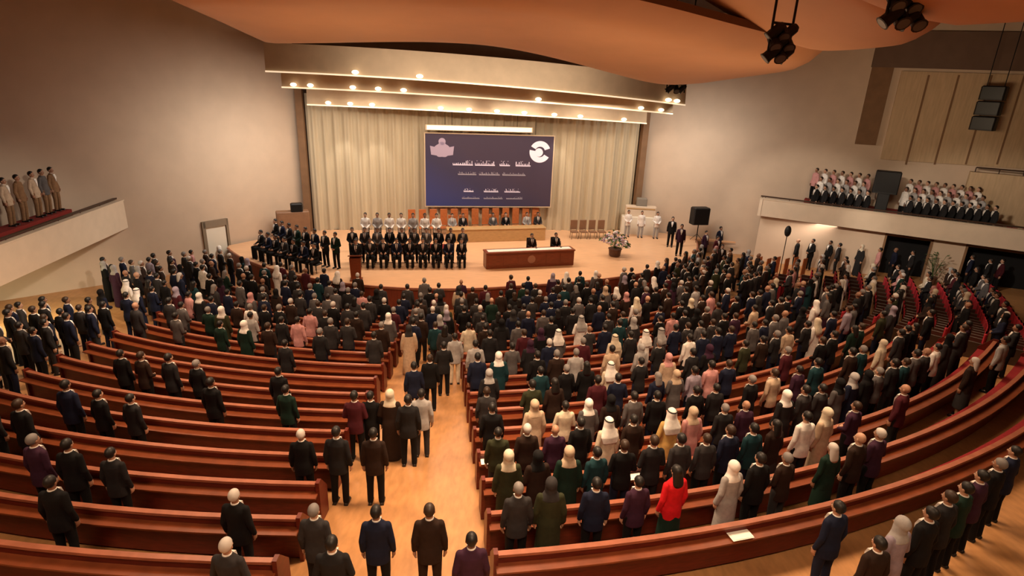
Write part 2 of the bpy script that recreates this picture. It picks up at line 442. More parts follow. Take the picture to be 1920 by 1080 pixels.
gd2 = (RGB - RGA).normalized(); gnr = Vector((gd2.y, -gd2.x)); gnr = gnr if gnr.y < 0 else -gnr
gallery('balcony', 'cream fronted balcony on the right wall carrying a packed choir', RGA, RGB, 3.9, 1, BB, RD, .95, gnr)
# end cheek where the right balcony leaves the wall
m1 = MB(); w = RGA - gnr * 1.05; m1.rings([[(RGA.x, RGA.y, z), (w.x, w.y, z), (w.x + .12, w.y - .1, z), (RGA.x + .12, RGA.y - .1, z)] for z in (2.95, 3.9)]); struct(m1.build('trim_20', m_parapet))
# lower wall under the right balcony: pale wall, dark openings
def rg(s, off, z): p = RGA + gd2 * s - gnr * off; return Vector((p.x, p.y, z))
def rgpix(px, py, off): 
    a = RGA - gnr * off; return onplane(px, py, a, a + gd2)
def sR(px, off): p = rgpix(px, 470, off); return (Vector((p.x, p.y)) - (RGA - gnr * off)).dot(gd2)
off = .55
op = [(sR(1652, off), sR(1745, off)), (sR(1808, off), sR(2000, off))]
m1 = MB(); ang = math.atan2(gd2.y, gd2.x)
segs = [(.15, op[0][0]), (op[0][1], op[1][0])]
for i, (a, b) in enumerate(segs):
    m1 = MB(); c = rg((a + b) / 2, off, 1.46); m1.box(tuple(c), (b - a, .2, 2.96), ang); struct(m1.build('wall_gallery_%d' % (i + 1), m_wall))
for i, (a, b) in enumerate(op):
    m1 = MB(); c = rg((a + b) / 2, off + .7, 1.46); m1.box(tuple(c), (b - a + .3, .1, 2.96), ang); struct(m1.build('door_%d' % (i + 2), m_void))  # black panel paints in the dark interior behind each opening
    m1 = MB()
    for u in (a + .05, b - .05):
        c = rg(u, off - .02, 1.4); m1.box(tuple(c), (.1, .26, 2.8), ang)
    c = rg((a + b) / 2, off - .02, 2.8); m1.box(tuple(c), (b - a, .26, .1), ang)
    struct(m1.build('trim_%d' % (21 + i), m_groove))

# doorway on the left wall beside the stage
def onL(x, y, off=0.0):
    n = Vector((-LD.y, LD.x)); n = n if n.x > 0 else -n
    a = BA + n * off; return onplane(x, y, a, a + LD)
LN = Vector((-LD.y, LD.x)); LN = LN if LN.x > 0 else -LN
a, b = onL(384, 450), onL(428, 450); zt = onL(405, 412).z
dm = (a + b) / 2; w = (b - a).to_2d().length; az = math.atan2(LD.y, LD.x)
d1 = thing('door_1', 'pale doorway in the left wall beside the stage', 'door', (dm.x + LN.x * .03, dm.y + LN.y * .03, 0), az); d1['kind'] = 'structure'
m1 = MB(); m1.box((0, 0, zt / 2), (w - .2, .04, zt - .3)); m1.build('door_leaf', m_white, d1)
m1 = MB(); m1.box((0, 0, zt - .16), (w + .06, .16, .34)); m1.box((-w / 2, 0, zt / 2), (.12, .16, zt)); m1.box((w / 2, 0, zt / 2), (.16, .16, zt)); m1.build('door_frame', mat('door_frame_brown', (.25, .19, .13), .6), d1)
m1 = MB(); m1.ell((-.3, -.06, 1.6), (.03, .05, .03), 8, 6); m1.build('door_handle', m_chrome, d1)

# ------------------------------------------------------------------ benches
ROWS = [30.2 - 1.06 * k for k in range(15)]
AL, AR = 2.2, 8.4            # centre aisle between these angles
def tL(R): 
    x = -12.45
    return math.degrees(math.asin(max(-1, (x - CX) / R))) if R > 9 else -40
def tR(R): return 45 if R < 29.5 else 52
PROF_BACK = [(-.03, .08), (.03, .08), (.035, .80), (-.045, .80)]
def bench(R, t0, t1, label, ends=(1, 1)):
    t0e = t0; tm = (t0 + t1) / 2; ox, oy = P2(R, tm); oz = fz(R, tm)
    th = thing('bench', label, 'bench', (ox, oy, oz), 0, 'curved benches of the hall')
    org = (ox, oy, oz); n = max(6, int((t1 - t0) / 1.6)); zf = lambda t: fz(R, t)
    def A(prof, name, m, a=t0, b=t1, nn=n): mb = MB(); mb.arc(prof, R, a, b, org, nn, zf); mb.build(name, m, th)
    A([(-.03, .06), (.03, .06), (.03, .82), (-.03, .82)], 'backrest', m_bench)
    A([(-.05, .82), (.05, .82), (.05, .87), (-.05, .87)], 'cap_rail', m_cap)
    A([(.03, .66), (.23, .67), (.23, .70), (.03, .70)], 'writing_ledge', m_ledge)
    A([(-.36, .40), (-.03, .38), (-.03, .47), (-.36, .48)], 'seat', m_seat)
    A([(-.32, -.05), (-.08, -.05), (-.08, .39), (-.32, .40)], 'plinth', m_bench)
    for e, t in zip(ends, (t0, t1)):
        if e:
            dt = math.degrees(.07 / R)
            A([(-.38, -.05), (.08, -.05), (.08, .92), (-.06, .92), (-.38, .55)], 'end_panel', m_bench, t - dt / 2, t + dt / 2, 1)
for k, R in enumerate(ROWS):
    nm = ordw(k + 1)
    bench(R, tL(R), AL, 'curved red-brown bench left of the centre aisle, %s row from the back' % nm, (1, 1))
    bench(R, AR, tR(R), 'long curved red-brown bench right of the centre aisle, %s row from the back' % nm, (1, 1))

# ------------------------------------------------------------------ people: base meshes
def evaluated(mb, name, mats, voxel, ratio=None, smooth=2):
    me = mb.mesh(name, mats); ob = bpy.data.objects.new('tmp', me); COL.objects.link(ob)
    md = ob.modifiers.new('r', 'REMESH'); md.mode = 'VOXEL'; md.voxel_size = voxel; md.use_smooth_shade = True
    if smooth:
        s = ob.modifiers.new('s', 'SMOOTH'); s.iterations = smooth; s.factor = .5
    if ratio: 
        d = ob.modifiers.new('d', 'DECIMATE'); d.ratio = ratio
    dg = bpy.context.evaluated_depsgraph_get()
    out = bpy.data.meshes.new_from_object(ob.evaluated_get(dg)); out.name = name
    bpy.data.objects.remove(ob); bpy.data.meshes.remove(me)
    out.shade_smooth()
    return out
def lowpoly(me, n):
    ob = bpy.data.objects.new('tmp', me); COL.objects.link(ob)
    d = ob.modifiers.new('d', 'DECIMATE'); d.ratio = min(1, n / max(1, len(me.polygons)))
    dg = bpy.context.evaluated_depsgraph_get(); ev = ob.evaluated_get(dg).to_mesh()
    vs = [tuple(v.co) for v in ev.vertices]; fs = [tuple(p.vertices) for p in ev.polygons]
    bpy.data.objects.remove(ob); return vs, fs

def hand(mb, w, d, side):
    """palm, four unequal curled fingers and a thumb; w wrist, d pointing direction"""
    w = Vector(w); d = Vector(d).normalized(); inw = Vector((-side, 0, 0)); inw = (inw - d * inw.dot(d)).normalized(); f = d.cross(inw) * side
    mb.cap(w, w + d * .075, .026, .030, 10); mb.cap(w + d * .02 + f * .016, w + d * .075 + f * .022, .022, .022, 8); mb.cap(w + d * .02 - f * .016, w + d * .075 - f * .022, .022, .020, 8)
    for i, (o, l) in enumerate(((.030, .068), (.010, .080), (-.011, .074), (-.031, .056))):
        b = w + d * .082 + f * o; k = b + d * l * .55 + inw * .004; e = k + (d * .75 + inw * .66).normalized() * l * .5
        mb.cap(b, k, .0105, .0095, 8); mb.cap(k, e, .0095, .008, 8)
    t0 = w + d * .025 + f * .028; t1 = t0 + (d * .6 + f * .7 + inw * .35).normalized() * .04; t2 = t1 + (d * .9 + inw * .35).normalized() * .032
    mb.cap(t0, t1, .013, .011, 8); mb.cap(t1, t2, .011, .009, 8)

def joints(pose):
    J = {'dz': 0.0}
    for s in (-1, 1):
        J['sh', s] = Vector((.172 * s, -.01, 1.412))
        if pose == 'side': J['el', s] = Vector((.222 * s, -.035, 1.13)); J['wr', s] = Vector((.232 * s, .035, .885)); J['hd', s] = Vector((-.03 * s, .12, -1))
        elif pose == 'clasp': J['el', s] = Vector((.235 * s, -.01, 1.13)); J['wr', s] = Vector((.085 * s, .205, 1.0 + .012 * s)); J['hd', s] = Vector((-.8 * s, .30, -.45))
        else: J['el', s] = Vector((.228 * s, .03, 1.13)); J['wr', s] = Vector((.13 * s, .26, 1.07)); J['hd', s] = Vector((-.45 * s, 1, -.05))
        J['hip', s] = Vector((.095 * s, 0, .92))
        if pose == 'seated': J['kn', s] = Vector((.12 * s, .42, .93)); J['an', s] = Vector((.12 * s, .42, .415)); J['hip', s] = Vector((.095 * s, .02, .92))
        else: J['kn', s] = Vector((.105 * s, .015, .49)); J['an', s] = Vector((.11 * s, -.02, .09))
    return J

def body_mesh(pose):
    J = joints(pose); mb = MB()
    mb.loft([(.80 if pose != 'seated' else .86, 0, 0, .12, .085), (.90, 0, -.01, .165, .115), (1.0, 0, 0, .15, .10), (1.1, 0, .005, .142, .095), (1.25, 0, .005, .155, .105), (1.36, 0, -.005, .160, .095), (1.43, 0, -.01, .105, .07), (1.48, 0, -.01, .06, .06)])
    mb.cap((0, -.012, 1.43), (0, .008, 1.57), .060, .054, 14)
    mb.ell((0, -.008, 1.650), (.076, .098, .100)); mb.ell((0, .022, 1.595), (.062, .072, .075)); mb.ell((0, .055, 1.553), (.036, .034, .028))   # skull, face, chin
    mb.cap((0, .092, 1.632), (0, .112, 1.598), .010, .015, 8); mb.ell((0, .080, 1.655), (.050, .014, .012), 10, 6)                                # nose, brow
    for s in (-1, 1):
        mb.ell((.078 * s, -.005, 1.617), (.011, .022, .032), 10, 8); mb.ell((.036 * s, .070, 1.605), (.022, .02, .02), 8, 6)                       # ears, cheeks
        mb.cap(J['sh', s] + Vector((-.016 * s, 0, -.02)), J['el', s], .040, .036); mb.cap(J['el', s], J['wr', s], .036, .027); hand(mb, J['wr', s], J['hd', s], s)
        mb.cap(J['hip', s], J['kn', s], .085, .056); mb.cap(J['kn', s], J['an', s], .054, .040)
        fo = J['an', s]; mb.cap(fo + Vector((0, -.03, -.045)), fo + Vector((.012 * s, .13, -.055)), .036, .030)
    me = evaluated(mb, 'person_body', skin[1], .0085, .32, 1)
    ex = MB()
    for s in (-1, 1):
        ex.cur = 1; ex.ell((.030 * s, .084, 1.628), (.0135, .008, .008), 8, 6); ex.cur = 2; ex.ell((.030 * s, .0905, 1.628), (.006, .004, .006), 8, 4)
        ex.cap((.016 * s, .098, 1.650), (.046 * s, .088, 1.650), .005, .004, 6)
    ex.cur = 3; ex.ell((0, .089, 1.570), (.022, .008, .007), 10, 6)
    bm = bmesh.new(); bm.from_mesh(me)
    base = len(bm.verts); vs = [bm.verts.new(v) for v in ex.v]
    for f, mi in zip(ex.f, ex.mi):
        try: nf = bm.faces.new([vs[i] for i in f]); nf.material_index = mi; nf.smooth = True
        except ValueError: pass
    bm.to_mesh(me); bm.free()
    for m in (m_eye, m_iris, m_lip): me.materials.append(m)
    return me

def jacket_mesh(pose, wide=1.0, name='jacket'):
    J = joints(pose); mb = MB(); g = wide
    zb = .75 if pose != 'seated' else .86
    mb.loft([(zb, 0, -.005, .182 * g, .140 * g), (.92, 0, -.005, .182 * g, .140 * g), (1.06, 0, 0, .164 * g, .122 * g), (1.15, 0, 0, .162 * g, .120 * g), (1.28, 0, 0, .178 * g, .128 * g), (1.375, 0, -.008, .186 * g, .118 * g), (1.435, 0, -.012, .148, .096), (1.475, 0, -.014, .098, .080), (1.505, 0, -.016, .074, .070)], 22, .9)
    for s in (-1, 1):
        mb.cap(J['sh', s] + Vector((-.01 * s, 0, -.01)), J['el', s], .062, .052)
        w = J['el', s].lerp(J['wr', s], .93); mb.cap(J['el', s], w, .052, .042)
    return evaluated(mb, name, fab['charcoal'], .014, .5, 2)
def trousers_mesh(pose):
    J = joints(pose); mb = MB()
    mb.loft([(.78 if pose != 'seated' else .84, 0, -.005, .165, .115), (.90, 0, -.005, .178, .128), (1.02, 0, 0, .160, .112)])
    for s in (-1, 1):
        mb.cap(J['hip', s], J['kn', s], .098, .073); mb.cap(J['kn', s], J['an', s] + Vector((0, 0, -.01)), .072, .062)
    return evaluated(mb, 'trousers', fab['charcoal'], .016, .5, 2)
def robe_mesh(pose):
    J = joints(pose); mb = MB()
    mb.loft([(.045, 0, 0, .235, .175), (.08, 0, 0, .233, .175), (.5, 0, 0, .205, .162), (.92, 0, -.005, .190, .148), (1.08, 0, 0, .170, .130), (1.28, 0, 0, .182, .132), (1.375, 0, -.008, .188, .120), (1.435, 0, -.012, .148, .098), (1.475, 0, -.014, .095, .080), (1.50, 0, -.016, .074, .070)], 24)
    for s in (-1, 1):
        mb.cap(J['sh', s] + Vector((-.01 * s, 0, -.01)), J['el', s], .064, .060)
        w = J['el', s].lerp(J['wr', s], .93); mb.cap(J['el', s], w, .058, .056)
    return evaluated(mb, 'robe', fab['black'], .016, .5, 2)
def skirt_mesh():
    mb = MB(); mb.loft([(.30, 0, 0, .215, .165), (.33, 0, 0, .213, .165), (.65, 0, 0, .195, .155), (.92, 0, -.005, .176, .134), (1.0, 0, 0, .16, .118)], 22)
    return evaluated(mb, 'skirt', fab['black'], .018, .5, 1)
def cut(me, p, n):
    bm = bmesh.new(); bm.from_mesh(me)
    r = bmesh.ops.bisect_plane(bm, geom=bm.verts[:] + bm.edges[:] + bm.faces[:], plane_co=p, plane_no=n, clear_outer=True)
    ed = [e for e in r['geom_cut'] if isinstance(e, bmesh.types.BMEdge)]
    bmesh.ops.holes_fill(bm, edges=ed)
    bm.to_mesh(me); bm.free(); me.shade_smooth(); return me
def hair_mesh():
    mb = MB(); mb.ell((0, -.012, 1.655), (.084, .106, .104), 18, 12); me = mb.mesh('hair', hairm['black'], True)
    return cut(me, (0, .052, 1.685), Vector((0, .80, -.60)).normalized())
def long_hair_mesh():
    mb = MB(); mb.ell((0, -.012, 1.655), (.088, .108, .106), 18, 12); mb.loft([(1.36, 0, -.095, .095, .030), (1.45, 0, -.085, .105, .045), (1.60, 0, -.05, .093, .070), (1.68, 0, -.03, .080, .07)])
    me = evaluated(mb, 'hair', hairm['black'], .012, .6, 2); return cut(me, (0, .048, 1.685), Vector((0, .85, -.50)).normalized())
def scarf_mesh():
    mb = MB(); mb.ell((0, -.010, 1.650), (.098, .118, .116), 18, 12); mb.loft([(1.37, 0, -.01, .185, .125), (1.43, 0, -.01, .150, .112), (1.50, 0, 0, .098, .098), (1.60, 0, .0, .096, .100)])
    me = evaluated(mb, 'headscarf', fab['white'], .012, .6, 3)
    return cut(me, (0, .076, 1.60), Vector((0, .98, .05)).normalized())
def keffiyeh_mesh():
    mb = MB(); mb.ell((0, -.010, 1.655), (.098, .118, .112), 18, 12); mb.loft([(1.22, 0, -.14, .16, .028), (1.36, 0, -.10, .20, .07), (1.45, 0, -.05, .165, .095), (1.55, 0, -.02, .118, .10), (1.66, 0, -.01, .10, .11)])
    me = evaluated(mb, 'head_cloth', fab['white'], .012, .6, 3)
    return cut(me, (0, .068, 1.60), Vector((0, .98, -.10)).normalized())
def ring_mesh(name, c, r, t, m):
    mb = MB(); rs = []
    for i in range(20):
        a = 2 * math.pi * i / 20; rs.append([(c[0] + (r[0] + t * math.cos(b)) * math.cos(a), c[1] + (r[1] + t * math.cos(b)) * math.sin(a), c[2] + t * math.sin(b)) for b in [k * math.pi / 3 for k in range(6)]])
    rs.append(rs[0]); mb.rings(rs, cap=False); return mb.mesh(name, m, True)
def shirt_mesh():
    mb = MB(); mb.loft([(1.46, 0, -.012, .076, .074), (1.49, 0, -.010, .067, .067), (1.518, 0, -.008, .060, .062)], 18)
    mb.rings([[(-.062, .100, 1.47), (.062, .100, 1.47), (.05, .05, 1.47), (-.05, .05, 1.47)], [(-.052, .138, 1.36), (.052, .138, 1.36), (.05, .06, 1.36), (-.05, .06, 1.36)], [(-.006, .142, 1.18), (.006, .142, 1.18), (.006, .08, 1.18), (-.006, .08, 1.18)]])
    return mb.mesh('shirt', fab['white'])
def tie_mesh():
    mb = MB(); mb.rings([[(-.016, .112, 1.475), (.016, .112, 1.475), (.014, .09, 1.475), (-.014, .09, 1.475)], [(-.011, .128, 1.44), (.011, .128, 1.44), (.01, .1, 1.44), (-.01, .1, 1.44)], [(-.020, .148, 1.30), (.020, .148, 1.30), (.018, .11, 1.30), (-.018, .11, 1.30)], [(-.006, .150, 1.19), (.006, .150, 1.19), (.005, .12, 1.19), (-.005, .12, 1.19)]])
    return mb.mesh('tie', fab['maroon'])
def shoe_mesh(s):
    mb = MB(); mb.cap((.11 * s, -.06, .038), (.122 * s, .13, .030), .040, .036, 12); mb.box((.116 * s, .035, .008), (.088, .26, .016)); me = evaluated(mb, 'shoe', m_shoe, .012, .5, 1); return me

BODY = {p: body_mesh(p) for p in ('side', 'clasp', 'seated')}
JACK = {p: jacket_mesh(p) for p in ('side', 'clasp', 'seated')}
TROU = {p: trousers_mesh(p) for p in ('side', 'seated')}; TROU['clasp'] = TROU['side']
ROBE = {p: robe_mesh(p) for p in ('side', 'clasp')}; SKIRT = skirt_mesh()
HAIR = hair_mesh(); LHAIR = long_hair_mesh(); SCARF = scarf_mesh(); KEFF = keffiyeh_mesh()
SHIRT = shirt_mesh(); TIE = tie_mesh(); SHOE = {s: shoe_mesh(s) for s in (-1, 1)}
AGAL = ring_mesh('head_cord', (0, -.010, 1.705), (.090, .108), .013, m_black)
CAPM = None

# prototypes: one tree per outfit, copied with obj.copy()
def proto(parts, pose):
    root = bpy.data.objects.new('person', BODY[pose]); PROTO_OBJS.append(root); ch = []
    for name, me in parts:
        o = bpy.data.objects.new(name, me); o.parent = root; PROTO_OBJS.append(o); ch.append(o)
    for o in [root] + ch: o.material_slots[0].link = 'OBJECT'
    return root, ch
PROTO_OBJS = []
shoes = [('shoe', SHOE[-1]), ('shoe', SHOE[1])]
PROTO = {}
for p in ('side', 'clasp'):
    PROTO['suit', p] = proto([('hair', HAIR), ('jacket', JACK[p]), ('trousers', TROU[p]), ('shirt', SHIRT)] + shoes, p)
    PROTO['tiesuit', p] = proto([('hair', HAIR), ('jacket', JACK[p]), ('trousers', TROU[p]), ('shirt', SHIRT), ('tie', TIE)] + shoes, p)
    PROTO['bald', p] = proto([('jacket', JACK[p]), ('trousers', TROU[p]), ('shirt', SHIRT)] + shoes, p)
    PROTO['robe', p] = proto([('head_cloth', KEFF), ('robe', ROBE[p])] + shoes, p)
    PROTO['dress', p] = proto([('headscarf', SCARF), ('dress', ROBE[p])] + shoes, p)
    PROTO['woman', p] = proto([('hair', LHAIR), ('jacket', JACK[p]), ('skirt', SKIRT)] + shoes, p)
    PROTO['shirtman', p] = proto([('hair', HAIR), ('shirt', JACK[p]), ('trousers', TROU[p])] + shoes, p)
PROTO['seated', 'seated'] = proto([('hair', HAIR), ('jacket', JACK['seated']), ('trousers', TROU['seated']), ('shirt', SHIRT), ('tie', TIE)], 'seated')

NPEOPLE = 0
OCC = []
def person(kind, pose, loc, yaw, label, group, top='charcoal', low=None, hair='black', head='white', sk=None, size=1.0, shirt='white'):
    """yaw: direction the person faces (radians, 0 = +Y)"""
    global NPEOPLE; NPEOPLE += 1; OCC.append((loc[0], loc[1]))
    root, ch = PROTO[kind, pose]
    r = root.copy(); COL.objects.link(r); r.location = loc; r.rotation_euler = (0, 0, yaw); r.scale = (size,) * 3
    tag(r, label, 'person', group)
    r.material_slots[0].material = skin[sk if sk is not None else rnd.choice((0, 1, 1, 2))]
    low = low or top
    for c in ch:
        k = c.copy(); COL.objects.link(k); k.parent = r; n = c.name.split('.')[0]
        if n == 'hair': mt = hairm[hair]
        elif n == 'jacket': mt = fab[top]
        elif n == 'trousers': mt = fab[low]
        elif n in ('robe', 'dress'): mt = fab[top]
        elif n == 'skirt': mt = fab[low]
        elif n in ('headscarf', 'head_cloth'): mt = fab[head]
        elif n == 'shirt': mt = fab[top if kind == 'shirtman' else shirt]
        elif n == 'tie': mt = fab['maroon']
        else: mt = m_shoe
        k.material_slots[0].material = mt
        if n == 'head_cloth':
            g = bpy.data.objects.new('head_cord', AGAL); COL.objects.link(g); g.parent = k
        if n == 'jacket' and top == 'red': k['label'] = 'bright red jacket'
    return r
def face(x, y, tx, ty): return math.atan2(-(tx - x), ty - y)
def toC(x, y): return face(x, y, CX, CY)
# ------------------------------------------------------------------ crowd of far people kept in one mesh
LP = {}
def lp(key, me, n):
    if key not in LP: LP[key] = lowpoly(me, n)
    return LP[key]
class Crowd:
    def __init__(s): s.v = []; s.f = []; s.m = []; s.mats = []; s.idx = {}
    def mi(s, m):
        if m.name not in s.idx: s.idx[m.name] = len(s.mats); s.mats.append(m)
        return s.idx[m.name]
    def put(s, geo, X, m):
        o = len(s.v); s.v += [tuple(X @ Vector(v)) for v in geo[0]]; s.f += [tuple(i + o for i in f) for f in geo[1]]; s.m += [s.mi(m)] * len(geo[1])
    def person(s, kind, pose, loc, yaw, top, low, hair, head, sk, size, lower=True):
        X = Matrix.Translation(loc) @ Matrix.Rotation(yaw, 4, 'Z') @ Matrix.Scale(size, 4)
        s.put(lp(('b', pose), BODY[pose], 700), X, skin[sk])
        if kind in ('robe', 'dress'):
            s.put(lp(('r', pose), ROBE[pose], 420), X, fab[top])
            s.put(lp('k', KEFF, 160) if kind == 'robe' else lp('sc', SCARF, 160), X, fab[head])
        else:
            s.put(lp(('j', pose), JACK[pose], 420), X, fab[top])
            if kind == 'woman': s.put(lp('sk', SKIRT, 160), X, fab[low]); s.put(lp('lh', LHAIR, 160), X, hairm[hair])
            else:
                if lower: s.put(lp('t', TROU['side'], 240), X, fab[low])
                if kind != 'bald': s.put(lp('h', HAIR, 110), X, hairm[hair])
            if kind in ('suit', 'tiesuit'): s.put(lp('s', SHIRT, 60), X, fab['white'])
    def build(s, name):
        me = bpy.data.meshes.new(name); me.from_pydata(s.v, [], s.f)
        for m in s.mats: me.materials.append(m)
        me.polygons.foreach_set('material_index', s.m); me.shade_smooth()
        o = bpy.data.objects.new(name, me); COL.objects.link(o); return o

def free(x, y, d=.50): return all((x - a) ** 2 + (y - b) ** 2 >= d * d for a, b in OCC)

# ---- named individuals placed where the photograph shows them (head position on the raked floor)
SPECIAL = [
 # px, py, kind, pose, top, low, hair/head, words
 (705, 960, 'suit', 'side', 'navy', 'black', 'black', 'person in navy suit seen from behind, left of the two at the aisle foot', 0),
 (805, 960, 'suit', 'side', 'dark brown', 'dark brown', 'brown', 'person in dark brown suit seen from behind, right of the two at the aisle foot', 0),
 (424, 1022, 'suit', 'clasp', 'dark grey', 'charcoal', 'white', 'white haired person in dark grey jacket at the bottom edge, left benches', 0),
 (588, 955, 'suit', 'side', 'dark grey', 'charcoal', 'grey', 'grey haired person in dark grey suit at the left corner of the aisle', 0),
 (622, 1022, 'suit', 'clasp', 'charcoal', 'black', 'black', 'person in charcoal suit at the bottom edge, just left of the navy suit', 0),
 (884, 1010, 'suit', 'side', 'plum', 'black', 'black', 'person in plum jacket standing at the aisle end of the last right bench', 0),
 (1572, 952, 'suit', 'side', 'navy', 'navy', 'black', 'tall person in navy suit standing behind the last right bench', 0),
 (1690, 985, 'dress', 'clasp', 'lilac grey', 'lilac grey', 'light grey', 'person in lilac grey robe and pale headscarf behind the last right bench', 0),
 (1650, 1015, 'suit', 'side', 'dark brown', 'dark brown', 'black', 'person in dark brown suit beside the lilac grey robe, bottom right', 0),
 (1745, 965, 'suit', 'side', 'black', 'black', 'black', 'person in black suit directly right of the lilac grey robe', 0),
 (1780, 935, 'suit', 'side', 'charcoal', 'black', 'brown', 'brown haired person in charcoal suit, second after the lilac robe along the rear rail', 0),
 (1812, 915, 'suit', 'clasp', 'dark green', 'black', 'black', 'person in dark green jacket standing along the rear right rail', 0),
 (1842, 890, 'suit', 'side', 'plum', 'black', 'black', 'person in plum jacket standing along the rear right rail', 0),
 (1876, 868, 'suit', 'side', 'black', 'black', 'grey', 'grey haired person in black suit along the rear right rail', 0),
 (1905, 842, 'suit', 'side', 'navy', 'black', 'black', 'person in navy jacket at the right edge of the rear rail', 0),
 # group in the aisle
 (664, 744, 'suit', 'clasp', 'maroon', 'black', 'black', 'person in maroon jacket, leftmost of the group standing in the aisle', 0),
 (694, 738, 'suit', 'side', 'black', 'black', 'black', 'person in black suit, second from left of the aisle group', 0),
 (731, 742, 'dress', 'clasp', 'dark brown', 'dark brown', 'cream', 'person with cream headscarf and dark brown robe in the aisle group', 0),
 (765, 752, 'suit', 'side', 'charcoal', 'black', 'black', 'person in charcoal suit, nearest of the aisle group', 0),
 (790, 738, 'shirtman', 'side', 'light grey', 'dark grey', 'black', 'person in light grey shirt at the right side of the aisle group', 0),
 (776, 684, 'suit', 'side', 'navy', 'black', 'black', 'person in navy suit standing at the left side of the aisle, halfway down', 0),
 (806, 668, 'suit', 'side', 'black', 'black', 'brown', 'person in black suit standing in the aisle beyond the navy one', 0),
 (832, 645, 'suit', 'clasp', 'charcoal', 'black', 'black', 'person in charcoal suit standing far down the aisle near the front', 0),
 (853, 628, 'shirtman', 'side', 'light grey', 'cream', 'black', 'person in light grey shirt at the far end of the aisle', 0),
]
